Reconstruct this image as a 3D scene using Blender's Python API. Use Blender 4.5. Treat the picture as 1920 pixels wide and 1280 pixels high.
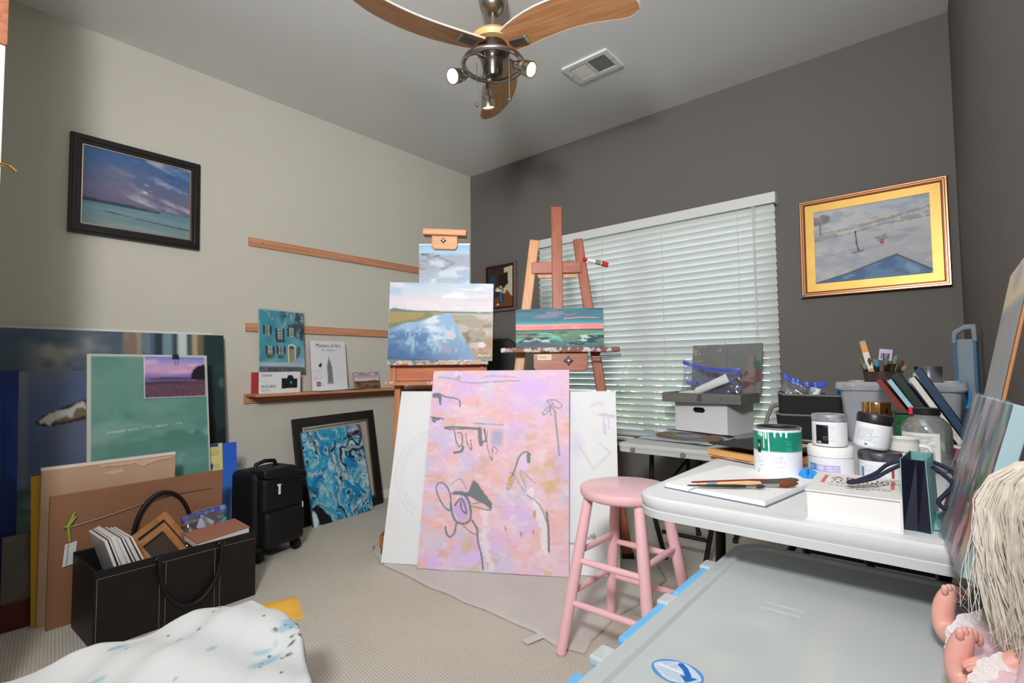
import bpy, bmesh, math, random
import numpy as np
from mathutils import Matrix, Vector, Euler

for o in list(bpy.data.objects):
    bpy.data.objects.remove(o, do_unlink=True)
SC = bpy.context.scene
COL = SC.collection
R = math.radians
random.seed(7)

# ---------------------------------------------------------------- camera
def make_camera():
    yaw, pit, rol = R(40.337), R(2.767), R(-0.554)
    F = Vector((-math.sin(yaw)*math.cos(pit), math.cos(yaw)*math.cos(pit), math.sin(pit)))
    rt = Vector((math.cos(yaw), math.sin(yaw), 0)); up = rt.cross(F)
    c, s = math.cos(rol), math.sin(rol)
    r2 = c*rt + s*up; u2 = -s*rt + c*up
    m = Matrix((r2, u2, -F)).transposed().to_4x4()
    m.translation = (3.395, -3.410, 1.019)
    cd = bpy.data.cameras.new('camera'); cd.sensor_width = 36; cd.lens = 961.1*36/1920
    cd.clip_start = 0.02
    co = bpy.data.objects.new('camera', cd); COL.objects.link(co); co.matrix_world = m
    SC.camera = co
make_camera()

# ---------------------------------------------------------------- world, lights, exposure
SC.view_settings.view_transform = 'Standard'; SC.view_settings.look = 'None'
SC.view_settings.gamma = 1; SC.view_settings.use_curve_mapping = False
SC.view_settings.exposure = 0.0
W = bpy.data.worlds.new('world'); SC.world = W; W.use_nodes = True
bg = W.node_tree.nodes['Background']
bg.inputs[0].default_value = (0.80, 0.90, 1.0, 1); bg.inputs[1].default_value = 5.0

def area_light(name, loc, target, size, power, color=(1, 1, 1), sizey=None):
    ld = bpy.data.lights.new(name, 'AREA'); ld.energy = power; ld.color = color
    ld.shape = 'RECTANGLE' if sizey else 'DISK'; ld.size = size
    if sizey: ld.size_y = sizey
    lo = bpy.data.objects.new(name, ld); COL.objects.link(lo); lo.location = loc
    lo.rotation_euler = (Vector(target)-Vector(loc)).to_track_quat('-Z', 'Y').to_euler()
    return lo
# the photographer's diffused flash on a stand behind the camera
fl = area_light('flash_softbox', (3.44, -3.95, 2.05), (0.9, -0.5, 1.55), 0.34, 40, (1, 0.995, 0.985)); fl.data.spread = R(125)
# its bounced half, thrown up at the ceiling and the upper walls
fb_ = area_light('flash_bounce', (3.25, -3.75, 2.25), (1.3, -0.9, 3.0), 0.5, 15, (1, 1, 1)); fb_.data.spread = R(140)

# ---------------------------------------------------------------- colour and materials
def lin(c):
    c = np.asarray(c, float)
    return np.where(c <= .04045, c/12.92, ((c+.055)/1.055)**2.4)
def rgb(r, g, b):
    return tuple(lin(np.array([r, g, b])/255.0))
MATS = {}
def mat(name, col, rough=.55, metal=0, var=0, vscale=8, bump=0, bscale=60, spec=.4, emit=None, estr=0, trans=0, alpha=1, coat=0):
    if name in MATS: return MATS[name]
    m = bpy.data.materials.new(name); m.use_nodes = True; nt = m.node_tree; n = nt.nodes; b = n['Principled BSDF']
    c = rgb(*col)
    b.inputs['Base Color'].default_value = (*c, 1); b.inputs['Roughness'].default_value = rough
    b.inputs['Metallic'].default_value = metal; b.inputs['Specular IOR Level'].default_value = spec
    b.inputs['Transmission Weight'].default_value = trans; b.inputs['Alpha'].default_value = alpha
    b.inputs['Coat Weight'].default_value = coat
    if emit: b.inputs['Emission Color'].default_value = (*rgb(*emit), 1); b.inputs['Emission Strength'].default_value = estr
    if var or bump:
        tc = n.new('ShaderNodeTexCoord')
    if var:
        nz = n.new('ShaderNodeTexNoise'); nz.inputs['Scale'].default_value = vscale; nz.inputs['Detail'].default_value = 6
        nt.links.new(tc.outputs['Object'], nz.inputs['Vector'])
        rp = n.new('ShaderNodeValToRGB'); rp.color_ramp.elements[0].position = .3; rp.color_ramp.elements[1].position = .7
        rp.color_ramp.elements[0].color = (*[x*(1-var) for x in c], 1); rp.color_ramp.elements[1].color = (*[min(1, x*(1+var)) for x in c], 1)
        nt.links.new(nz.outputs['Fac'], rp.inputs['Fac']); nt.links.new(rp.outputs['Color'], b.inputs['Base Color'])
    if bump:
        nb = n.new('ShaderNodeTexNoise'); nb.inputs['Scale'].default_value = bscale; nb.inputs['Detail'].default_value = 4
        nt.links.new(tc.outputs['Object'], nb.inputs['Vector'])
        bp = n.new('ShaderNodeBump'); bp.inputs['Strength'].default_value = bump; bp.inputs['Distance'].default_value = .01
        nt.links.new(nb.outputs['Fac'], bp.inputs['Height']); nt.links.new(bp.outputs['Normal'], b.inputs['Normal'])
    MATS[name] = m
    return m
def wood(name, c1, c2, scale=(1.5, 30, 30), rough=.45, splat=None, splat_amt=.62):
    """grain runs along local X"""
    if name in MATS: return MATS[name]
    m = bpy.data.materials.new(name); m.use_nodes = True; nt = m.node_tree; n = nt.nodes; b = n['Principled BSDF']
    tc = n.new('ShaderNodeTexCoord'); mp = n.new('ShaderNodeMapping'); mp.inputs['Scale'].default_value = scale
    nz = n.new('ShaderNodeTexNoise'); nz.inputs['Scale'].default_value = 2.2; nz.inputs['Detail'].default_value = 8; nz.inputs['Distortion'].default_value = .6
    rp = n.new('ShaderNodeValToRGB'); e = rp.color_ramp.elements
    e[0].position = .32; e[0].color = (*rgb(*c1), 1); e[1].position = .68; e[1].color = (*rgb(*c2), 1)
    L = nt.links.new
    L(tc.outputs['Object'], mp.inputs['Vector']); L(mp.outputs['Vector'], nz.inputs['Vector']); L(nz.outputs['Fac'], rp.inputs['Fac'])
    out = rp.outputs['Color']
    if splat:
        n2 = n.new('ShaderNodeTexNoise'); n2.inputs['Scale'].default_value = 26; n2.inputs['Detail'].default_value = 3
        L(tc.outputs['Object'], n2.inputs['Vector'])
        r2 = n.new('ShaderNodeValToRGB'); r2.color_ramp.elements[0].position = splat_amt; r2.color_ramp.elements[1].position = splat_amt+.03
        L(n2.outputs['Fac'], r2.inputs['Fac'])
        n3 = n.new('ShaderNodeTexNoise'); n3.inputs['Scale'].default_value = 14; n3.inputs['Detail'].default_value = 2
        L(tc.outputs['Object'], n3.inputs['Vector'])
        r3 = n.new('ShaderNodeValToRGB'); r3.color_ramp.interpolation = 'LINEAR'
        while len(r3.color_ramp.elements) < len(splat): r3.color_ramp.elements.new(.5)
        for i, cc in enumerate(splat):
            r3.color_ramp.elements[i].position = .36+.28*i/max(1, len(splat)-1); r3.color_ramp.elements[i].color = (*rgb(*cc), 1)
        L(n3.outputs['Fac'], r3.inputs['Fac'])
        mx = n.new('ShaderNodeMixRGB'); L(r2.outputs['Color'], mx.inputs['Fac']); L(out, mx.inputs[1]); L(r3.outputs['Color'], mx.inputs[2]); out = mx.outputs['Color']
    L(out, b.inputs['Base Color']); b.inputs['Roughness'].default_value = rough
    MATS[name] = m
    return m
def film(name, col, opac, rough=.15, gloss=.18, tl_mix=.5, fres=1.0):
    """thin translucent plastic: part see-through, part tinted, with a gloss"""
    if name in MATS: return MATS[name]
    m = bpy.data.materials.new(name); m.use_nodes = True; nt = m.node_tree; n = nt.nodes
    for x in list(n):
        if x.type != 'OUTPUT_MATERIAL': n.remove(x)
    out = [x for x in n][0]
    tr = n.new('ShaderNodeBsdfTransparent'); tr.inputs[0].default_value = (*[min(1, .45+.55*x) for x in rgb(*col)], 1)
    df = n.new('ShaderNodeBsdfDiffuse'); df.inputs[0].default_value = (*rgb(*col), 1)
    tl = n.new('ShaderNodeBsdfTranslucent'); tl.inputs[0].default_value = (*rgb(*col), 1)
    gl = n.new('ShaderNodeBsdfGlossy'); gl.inputs['Roughness'].default_value = rough
    a = n.new('ShaderNodeMixShader'); a.inputs[0].default_value = tl_mix
    b = n.new('ShaderNodeMixShader'); b.inputs[0].default_value = opac
    c = n.new('ShaderNodeMixShader')
    fr = n.new('ShaderNodeFresnel'); fr.inputs[0].default_value = 1.45
    mu = n.new('ShaderNodeMath'); mu.operation = 'MULTIPLY_ADD'; mu.inputs[1].default_value = fres; mu.inputs[2].default_value = gloss*.15
    L = nt.links.new
    L(df.outputs[0], a.inputs[1]); L(tl.outputs[0], a.inputs[2]); L(tr.outputs[0], b.inputs[1]); L(a.outputs[0], b.inputs[2])
    L(fr.outputs[0], mu.inputs[0]); L(mu.outputs[0], c.inputs[0]); L(b.outputs[0], c.inputs[1]); L(gl.outputs[0], c.inputs[2]); L(c.outputs[0], out.inputs[0])
    MATS[name] = m
    return m
def art_mat(name='painted_pigment', rough=.55, spec=.3, bump=.12):
    if name in MATS: return MATS[name]
    m = bpy.data.materials.new(name); m.use_nodes = True; nt = m.node_tree; n = nt.nodes; b = n['Principled BSDF']
    at = n.new('ShaderNodeAttribute'); at.attribute_name = 'pigment'
    nt.links.new(at.outputs['Color'], b.inputs['Base Color']); b.inputs['Roughness'].default_value = rough; b.inputs['Specular IOR Level'].default_value = spec
    if bump:
        tc = n.new('ShaderNodeTexCoord'); nb = n.new('ShaderNodeTexNoise'); nb.inputs['Scale'].default_value = 220; nb.inputs['Detail'].default_value = 3
        bp = n.new('ShaderNodeBump'); bp.inputs['Strength'].default_value = bump; bp.inputs['Distance'].default_value = .004
        nt.links.new(tc.outputs['Object'], nb.inputs['Vector']); nt.links.new(nb.outputs['Fac'], bp.inputs['Height']); nt.links.new(bp.outputs['Normal'], b.inputs['Normal'])
    MATS[name] = m
    return m

# ---------------------------------------------------------------- mesh building
def smooth_path(pts, k=6):
    """Catmull-Rom curve through the points (2-D or 3-D)"""
    L = [Vector(p) for p in pts]; out = []
    for i in range(len(L)-1):
        p0, p1, p2, p3 = L[max(i-1, 0)], L[i], L[i+1], L[min(i+2, len(L)-1)]
        for j in range(k):
            t = j/k; out.append(.5*((2*p1)+(-p0+p2)*t+(2*p0-5*p1+4*p2-p3)*t*t+(-p0+3*p1-3*p2+p3)*t**3))
    return out+[L[-1]]
class MB:
    def __init__(s): s.v = []; s.f = []
    def add(s, vs, fs):
        k = len(s.v); s.v += [tuple(x) for x in vs]; s.f += [tuple(i+k for i in f) for f in fs]; return s
    def box(s, x0, x1, y0, y1, z0, z1, rot=None, piv=None):
        vs = [Vector((x, y, z)) for z in (z0, z1) for y in (y0, y1) for x in (x0, x1)]
        if rot is not None:
            p = Vector(piv) if piv else Vector(((x0+x1)/2, (y0+y1)/2, (z0+z1)/2))
            m = rot if isinstance(rot, Matrix) else Euler(rot).to_matrix()
            vs = [m @ (v-p)+p for v in vs]
        return s.add(vs, [(0, 2, 3, 1), (4, 5, 7, 6), (0, 1, 5, 4), (1, 3, 7, 5), (3, 2, 6, 7), (2, 0, 4, 6)])
    def bar(s, p0, p1, w, d, up=(0, 0, 1)):
        """square bar from p0 to p1, w across, d along the other way"""
        p0, p1 = Vector(p0), Vector(p1); t = (p1-p0).normalized(); u = Vector(up)
        if abs(t.dot(u)) > .98: u = Vector((0, 1, 0))
        a = t.cross(u).normalized(); b = a.cross(t)
        vs = []
        for p in (p0, p1):
            for i, j in ((-1, -1), (1, -1), (1, 1), (-1, 1)): vs.append(p+a*i*w/2+b*j*d/2)
        return s.add(vs, [(0, 1, 2, 3), (7, 6, 5, 4), (0, 4, 5, 1), (1, 5, 6, 2), (2, 6, 7, 3), (3, 7, 4, 0)])
    def cyl(s, p0, p1, r0, r1=None, n=20, caps=True):
        r1 = r0 if r1 is None else r1
        p0, p1 = Vector(p0), Vector(p1); t = (p1-p0).normalized(); u = Vector((0, 0, 1)) if abs(t.z) < .95 else Vector((1, 0, 0))
        a = t.cross(u).normalized(); b = t.cross(a)
        vs = []
        for p, r in ((p0, r0), (p1, r1)):
            vs += [p+(a*math.cos(2*math.pi*i/n)+b*math.sin(2*math.pi*i/n))*r for i in range(n)]
        fs = [(i, (i+1) % n, n+(i+1) % n, n+i) for i in range(n)]
        if caps: fs += [tuple(range(n-1, -1, -1)), tuple(range(n, 2*n))]
        return s.add(vs, fs)
    def lathe(s, prof, n=28, c=(0, 0, 0), caps=True):
        vs = []; fs = []
        for r, z in prof:
            vs += [(c[0]+r*math.cos(2*math.pi*i/n), c[1]+r*math.sin(2*math.pi*i/n), c[2]+z) for i in range(n)]
        for k in range(len(prof)-1):
            fs += [(k*n+i, k*n+(i+1) % n, (k+1)*n+(i+1) % n, (k+1)*n+i) for i in range(n)]
        if caps:
            fs.append(tuple(range(n-1, -1, -1))); m = (len(prof)-1)*n; fs.append(tuple(range(m, m+n)))
        return s.add(vs, fs)
    def tube(s, pts, r, n=8, closed=False):
        P = [Vector(p) for p in pts]; m = len(P); vs = []; fs = []
        rr = r if isinstance(r, (list, tuple)) else [r]*m
        up = None
        for i, p in enumerate(P):
            if closed: t = P[(i+1) % m]-P[i-1]
            else: t = P[min(i+1, m-1)]-P[max(i-1, 0)]
            t.normalize()
            if up is None:
                up = Vector((0, 0, 1)) if abs(t.z) < .9 else Vector((1, 0, 0))
            a = t.cross(up)
            if a.length < 1e-4: a = t.cross(Vector((.3, .9, .1)))
            a.normalize(); b = a.cross(t).normalized(); up = b
            vs += [p+(a*math.cos(2*math.pi*j/n)+b*math.sin(2*math.pi*j/n))*rr[i] for j in range(n)]
        for i in range(m if closed else m-1):
            k, q = i*n, ((i+1) % m)*n
            fs += [(k+j, k+(j+1) % n, q+(j+1) % n, q+j) for j in range(n)]
        if not closed: fs += [tuple(range(n-1, -1, -1)), tuple(range((m-1)*n, m*n))]
        return s.add(vs, fs)
    def prism(s, poly, z0, z1):
        n = len(poly)
        return s.add([(x, y, z0) for x, y in poly]+[(x, y, z1) for x, y in poly],
                     [tuple(range(n-1, -1, -1)), tuple(range(n, 2*n))]+[(i, (i+1) % n, n+(i+1) % n, n+i) for i in range(n)])
    def slab_xz(s, poly, y0, y1):
        n = len(poly)
        return s.add([(x, y0, z) for x, z in poly]+[(x, y1, z) for x, z in poly],
                     [tuple(range(n)), tuple(range(2*n-1, n-1, -1))]+[(i, n+i, n+(i+1) % n, (i+1) % n) for i in range(n)])
    def grid(s, fn, nu, nv):
        k = [fn(i/nu, j/nv) for j in range(nv+1) for i in range(nu+1)]
        return s.add(k, [(j*(nu+1)+i, j*(nu+1)+i+1, (j+1)*(nu+1)+i+1, (j+1)*(nu+1)+i) for j in range(nv) for i in range(nu)])
    def frame(s, x0, x1, z0, z1, w, y0, y1):
        """rectangular picture-frame ring with mitred corners, front at y0"""
        o = [(x0, z0), (x1, z0), (x1, z1), (x0, z1)]; i = [(x0+w, z0+w), (x1-w, z0+w), (x1-w, z1-w), (x0+w, z1-w)]
        vs = [(x, y, z) for y in (y0, y1) for ring in (o, i) for x, z in ring]
        fs = []
        for k in range(4):
            q = (k+1) % 4
            fs += [(k, q, 4+q, 4+k), (8+q, 8+k, 12+k, 12+q), (q, k, 8+k, 8+q), (4+k, 4+q, 12+q, 12+k)]
        return s.add(vs, fs)
def link(o, parent=None):
    COL.objects.link(o)
    if parent: o.parent = parent
    return o
def obj(name, mb, m, parent=None, loc=None, rot=None, smooth=None, bevel=0, seg=2):
    me = bpy.data.meshes.new(name); me.from_pydata(mb.v, [], mb.f)
    bm = bmesh.new(); bm.from_mesh(me); bmesh.ops.recalc_face_normals(bm, faces=bm.faces); bm.to_mesh(me); bm.free()
    if smooth is not None:
        me.shade_smooth(); me.set_sharp_from_angle(angle=R(smooth))
    me.materials.append(m if not isinstance(m, str) else MATS[m])
    o = link(bpy.data.objects.new(name, me), parent)
    if loc is not None: o.location = loc
    if rot is not None: o.rotation_euler = rot
    if bevel:
        bv = o.modifiers.new('bevel', 'BEVEL'); bv.width = bevel; bv.segments = seg; bv.limit_method = 'ANGLE'; bv.angle_limit = R(40)
    return o
def tag(o, label, cat, group=None):
    o['label'] = label; o['category'] = cat
    if group: o['group'] = group
    return o
def thing(name, label, cat, loc=(0, 0, 0), rotz=0, group=None):
    o = bpy.data.objects.new(name, None); o.empty_display_size = .05; COL.objects.link(o)
    o.location = loc; o.rotation_euler = (0, 0, rotz)
    return tag(o, label, cat, group)
def struct(name, mb, m, parent=None, **k):
    o = obj(name, mb, m, parent, **k)
    if parent is None: o['kind'] = 'structure'
    return o
def pose(o, x, y, z, yaw, tilt=0, roll=0):
    """front (local -Y) turned to heading yaw, leaning back by tilt, turned in its plane by roll (degrees)"""
    m = Matrix.Rotation(R(yaw), 4, 'Z') @ Matrix.Rotation(R(-tilt), 4, 'X') @ Matrix.Rotation(R(-roll), 4, 'Y')
    m.translation = (x, y, z); o.matrix_world = m
    return o
def text(name, s, size, m, parent, loc, rot=(R(90), 0, 0), align='LEFT', sx=1, ext=0.0003):
    cu = bpy.data.curves.new(name, 'FONT'); cu.body = s; cu.size = size; cu.align_x = align; cu.extrude = ext; cu.resolution_u = 3
    t = bpy.data.objects.new(name, cu); COL.objects.link(t)
    me = bpy.data.meshes.new_from_object(t); bpy.data.objects.remove(t, do_unlink=True)
    me.materials.append(m)
    o = link(bpy.data.objects.new(name, me), parent); o.location = loc; o.rotation_euler = rot; o.scale = (sx, 1, 1)
    return o

# ---------------------------------------------------------------- painting by numbers (pigment stored on the mesh)
class Art:
    def __init__(s, w, h, base):
        s.w, s.h = w, h
        s.a = np.ones((h, w, 3))*np.array(base)/255.0
        s.u, s.v = np.meshgrid(np.linspace(0, 1, w), np.linspace(0, 1, h))
    def noise(s, fx, fy, seed=0, octv=4, u=None, v=None):
        u = s.u if u is None else u; v = s.v if v is None else v
        rs = np.random.RandomState(seed); t = np.zeros((s.h, s.w)); amp = 1; tot = 0
        for k in range(octv):
            g = rs.rand(64, 64); x = u*fx+17.3*k+40; y = v*fy+9.1*k+40
            xi = np.floor(x).astype(int); yi = np.floor(y).astype(int); xf = x-xi; yf = y-yi
            xf = xf*xf*(3-2*xf); yf = yf*yf*(3-2*yf)
            G = lambda i, j: g[j % 64, i % 64]
            t += amp*((G(xi, yi)*(1-xf)+G(xi+1, yi)*xf)*(1-yf)+(G(xi, yi+1)*(1-xf)+G(xi+1, yi+1)*xf)*yf)
            tot += amp; amp *= .55; fx *= 2; fy *= 2
        return t/tot
    def mix(s, mask, col):
        m = np.clip(mask, 0, 1)[..., None]; s.a = s.a*(1-m)+np.array(col)/255.0*m; return s
    def grad(s, stops, wob=0, fx=3, fy=6, seed=1):
        v = s.v+(s.noise(fx, fy, seed)-.5)*wob
        xs = [p for p, c in stops]
        for k in range(3): s.a[..., k] = np.interp(v, xs, [c[k]/255.0 for p, c in stops])
        return s
    def band(s, v0, v1, col, soft=.01, wob=0, fx=5, fy=1, seed=3, alpha=1, u0=-1, u1=2):
        v = s.v+(s.noise(fx, fy, seed)-.5)*wob
        m = np.clip((v-v0)/soft+.5, 0, 1)*np.clip((v1-v)/soft+.5, 0, 1)*np.clip((s.u-u0)/soft+.5, 0, 1)*np.clip((u1-s.u)/soft+.5, 0, 1)
        return s.mix(m*alpha, col)
    def tex(s, fx, fy, col, seed, th=.5, soft=.1, alpha=1, mask=None, octv=4, rot=0):
        u, v = s.u, s.v
        if rot: u, v = s.u*math.cos(rot)+s.v*math.sin(rot), -s.u*math.sin(rot)+s.v*math.cos(rot)
        m = np.clip((s.noise(fx, fy, seed, octv, u, v)-th)/soft, 0, 1)*alpha
        if mask is not None: m = m*mask
        return s.mix(m, col)
    def reg(s, u0, u1, v0, v1, soft=.02):
        return np.clip((s.u-u0)/soft+.5, 0, 1)*np.clip((u1-s.u)/soft+.5, 0, 1)*np.clip((s.v-v0)/soft+.5, 0, 1)*np.clip((v1-s.v)/soft+.5, 0, 1)
    def poly(s, pts, col, alpha=1, wob=0, seed=5):
        return s.mix(s.pmask(pts, wob, seed)*alpha, col)
    def pmask(s, pts, wob=0, seed=5):
        u, v = s.u, s.v
        if wob: u = u+(s.noise(9, 9, seed)-.5)*wob; v = v+(s.noise(9, 9, seed+1)-.5)*wob
        inside = np.zeros(u.shape, bool); n = len(pts)
        for i in range(n):
            (x0, y0), (x1, y1) = pts[i], pts[(i+1) % n]
            c = ((y0 > v) != (y1 > v)) & (u < (x1-x0)*(v-y0)/((y1-y0) or 1e-9)+x0); inside ^= c
        m = np.pad(inside.astype(float), 1, 'edge')
        return sum(m[i:i+s.h, j:j+s.w]*w for i, j, w in ((0, 1, .12), (1, 0, .12), (1, 2, .12), (2, 1, .12), (1, 1, .40), (0, 0, .03), (0, 2, .03), (2, 0, .03), (2, 2, .03)))
    def stroke(s, pts, wd, col, alpha=1, soft=.4, rough=0, seed=2):
        asp = s.h/s.w; d = np.full(s.u.shape, 9.0)
        for (x0, y0), (x1, y1) in zip(pts[:-1], pts[1:]):
            dx, dy = x1-x0, (y1-y0)*asp; L = dx*dx+dy*dy or 1e-9
            t = np.clip(((s.u-x0)*dx+(s.v-y0)*asp*dy)/L, 0, 1)
            d = np.minimum(d, np.hypot(s.u-x0-t*dx, (s.v-y0)*asp-t*dy))
        if rough: d = d+(s.noise(40, 40*asp, seed, 2)-.5)*rough
        return s.mix(np.clip((wd/2-d)/(wd*soft*.5)+.5, 0, 1)*alpha, col)
    def blob(s, u, v, ru, rv, col, alpha=1, rot=0, soft=.3, wob=.3, seed=0):
        du, dv = s.u-u, s.v-v; c, k = math.cos(rot), math.sin(rot)
        d = np.hypot((du*c+dv*k)/ru, (-du*k+dv*c)/rv)+(s.noise(12, 12, seed)-.5)*wob*2
        return s.mix(np.clip((1-d)/soft, 0, 1)*alpha, col)
    def dabs(s, n, cols, ru, rv, seed, area=(0, 1, 0, 1), alpha=.7, rot=0, rj=.4, soft=.4):
        rs = random.Random(seed)
        for i in range(n):
            k = .6+.8*rs.random()
            s.blob(rs.uniform(area[0], area[1]), rs.uniform(area[2], area[3]), ru*k, rv*k, rs.choice(cols), alpha, rot+rs.uniform(-rj, rj), soft, .35, rs.randint(0, 999))
        return s
    def crop(s, u0):
        k = int(u0*s.w); s.a = s.a[:, k:]; s.u = s.u[:, k:]; s.v = s.v[:, k:]; s.w -= k; return s
    def lines(s, area, rows, col, seed, alpha=.6, fill=.45):
        """rows of small print too small to read"""
        rs = random.Random(seed); u0, u1, v0, v1 = area
        for r in range(rows):
            vv = v0+(v1-v0)*(r+.5)/rows; e = u1-(u1-u0)*rs.random()*.3
            s.mix(s.reg(u0, e, vv-(v1-v0)/rows*fill/2, vv+(v1-v0)/rows*fill/2, .004)*alpha*np.clip((s.noise(60, 4, seed+r, 1)-.25)*6, 0, 1), col)
        return s
def art_surface(name, art, fn, m, parent=None, smooth=False):
    """a grid surface fn(u, v) -> xyz (v from the top) carrying the pigment"""
    w, h = art.w, art.h
    us = np.linspace(0, 1, w); vs = np.linspace(0, 1, h)
    co = np.array([fn(u, v) for v in vs for u in us], float) if not isinstance(fn, tuple) else None
    if co is None:
        W_, H_, y, x0, z0 = fn
        U, V = np.meshgrid(us, vs); co = np.stack([x0+(U-.5)*W_, np.full_like(U, y), z0+(1-V)*H_], -1).reshape(-1, 3)
    i = np.arange((w-1)*(h-1)); r, c = i//(w-1), i % (w-1)
    a = r*w+c
    quads = np.stack([a, a+w, a+w+1, a+1], -1).astype(np.int32)
    me = bpy.data.meshes.new(name); me.vertices.add(w*h); me.vertices.foreach_set('co', co.ravel())
    me.loops.add(quads.size); me.loops.foreach_set('vertex_index', quads.ravel())
    me.polygons.add(len(quads)); me.polygons.foreach_set('loop_start', np.arange(0, quads.size, 4, dtype=np.int32))
    try: me.polygons.foreach_set('loop_total', np.full(len(quads), 4, np.int32))
    except Exception: pass
    me.update(calc_edges=True)
    at = me.attributes.new('pigment', 'FLOAT_COLOR', 'POINT')
    px = np.ones((w*h, 4), np.float32); px[:, :3] = lin(np.clip(art.a, 0, 1).reshape(-1, 3)); at.data.foreach_set('color', px.ravel())
    me.materials.append(m)
    if smooth: me.shade_smooth()
    return link(bpy.data.objects.new(name, me), parent)
def canvas(name, label, cat, x, y, z, yaw, tilt, roll, w, h, art, thick=.02, side=(232, 230, 225), m=None, group=None, face='painted_face', body='stretched_canvas'):
    """a stretched canvas or board: body and painted face; placed by the middle of its lower front edge"""
    t = thing(name, label, cat, group=group)
    obj(body, MB().box(-w/2, w/2, .0006, thick, 0, h), mat('side_%d_%d_%d' % side, side, .7), t, bevel=.0015)
    if art is not None: art_surface(face, art, (w-.001, h-.001, 0, 0, .0005), m or art_mat(), t)
    return pose(t, x, y, z, yaw, tilt, roll)

# ================================================================ the room
CEIL = 2.82
beige = mat('beige_wall_paint', (206, 202, 190), .85, var=.03, vscale=1.3, bump=.05, bscale=180)
grey = mat('charcoal_wall_paint', (114, 110, 107), .8, var=.03, vscale=1.6, bump=.05, bscale=180)
ceilm = mat('ceiling_paint', (230, 231, 230), .9, var=.015, vscale=1, bump=.04, bscale=160)
white = mat('white_trim', (232, 232, 228), .45)
def carpet_mat():
    m = mat('loop_carpet', (178, 165, 148), .95, spec=.1); nt = m.node_tree; n = nt.nodes; b = n['Principled BSDF']; L = nt.links.new
    tc = n.new('ShaderNodeTexCoord'); mp = n.new('ShaderNodeMapping'); mp.inputs['Rotation'].default_value = (0, 0, R(8))
    L(tc.outputs['Object'], mp.inputs['Vector'])
    wv = n.new('ShaderNodeTexWave'); wv.bands_direction = 'Y'; wv.inputs['Scale'].default_value = 30; wv.inputs['Distortion'].default_value = 1.2; wv.inputs['Detail'].default_value = 2; wv.inputs['Detail Scale'].default_value = 6
    nz = n.new('ShaderNodeTexNoise'); nz.inputs['Scale'].default_value = 260; nz.inputs['Detail'].default_value = 3
    n2 = n.new('ShaderNodeTexNoise'); n2.inputs['Scale'].default_value = 2.5; n2.inputs['Detail'].default_value = 5
    for x in (wv, nz, n2): L(mp.outputs['Vector'], x.inputs['Vector'])
    ad = n.new('ShaderNodeMath'); ad.operation = 'ADD'; L(wv.outputs['Fac'], ad.inputs[0]); L(nz.outputs['Fac'], ad.inputs[1])
    ad2 = n.new('ShaderNodeMath'); ad2.operation = 'MULTIPLY_ADD'; ad2.inputs[1].default_value = .38; L(ad.outputs[0], ad2.inputs[0])
    sc = n.new('ShaderNodeMath'); sc.operation = 'MULTIPLY'; sc.inputs[1].default_value = .35; L(n2.outputs['Fac'], sc.inputs[0]); L(sc.outputs[0], ad2.inputs[2])
    rp = n.new('ShaderNodeValToRGB'); e = rp.color_ramp.elements; e[0].position = .2; e[1].position = .95
    e[0].color = (*rgb(192, 184, 171), 1); e[1].color = (*rgb(234, 227, 216), 1)
    L(ad2.outputs[0], rp.inputs['Fac']); L(rp.outputs['Color'], b.inputs['Base Color'])
    bp = n.new('ShaderNodeBump'); bp.inputs['Strength'].default_value = .4; bp.inputs['Distance'].default_value = .006
    L(ad.outputs[0], bp.inputs['Height']); L(bp.outputs['Normal'], b.inputs['Normal'])
    return m
struct('floor', MB().box(-.15, 4.6, -4.75, .15, -.06, 0), carpet_mat())
struct('ceiling', MB().box(-.15, 4.6, -4.75, .15, CEIL, CEIL+.08), ceilm)
struct('wall_left', MB().box(-.12, 0, -4.75, 0, 0, CEIL), beige)
WX0, WX1, WZ0, WZ1 = .87, 2.60, .50, 1.99
struct('wall_back', MB().box(-.12, WX0, 0, .12, 0, CEIL).box(WX1, 4.6, 0, .12, 0, CEIL).box(WX0, WX1, 0, .12, 0, WZ0).box(WX0, WX1, 0, .12, WZ1, CEIL), grey)
# the right wall runs a little out of square and ends where the entry opens
struct('wall_right', MB().add([(3.463, 0, 0), (3.535, -2.62, 0), (3.655, -2.62, 0), (3.60, 0, 0), (3.463, 0, CEIL), (3.535, -2.62, CEIL), (3.655, -2.62, CEIL), (3.60, 0, CEIL)],
       [(0, 1, 2, 3), (4, 7, 6, 5), (0, 4, 5, 1), (1, 5, 6, 2), (2, 6, 7, 3), (3, 7, 4, 0)]), grey)
struct('wall_entry_right', MB().box(4.48, 4.6, -4.75, -2.5, 0, CEIL).box(3.60, 4.6, -2.62, -2.5, 0, CEIL), beige)
struct('wall_front', MB().box(0, 1.29, -3.36, -3.262, 0, CEIL), beige)
struct('wall_entry_left', MB().box(1.17, 1.29, -4.75, -3.36, 0, CEIL), beige)
struct('wall_entry_back', MB().box(1.17, 4.6, -4.87, -4.75, 0, CEIL), beige)
struct('baseboard_left', MB().box(0, .014, -3.262, -.014, 0, .07), white, bevel=.004)
struct('baseboard_back', MB().box(0, 3.46, -.014, 0, 0, .07), white, bevel=.004)
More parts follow.
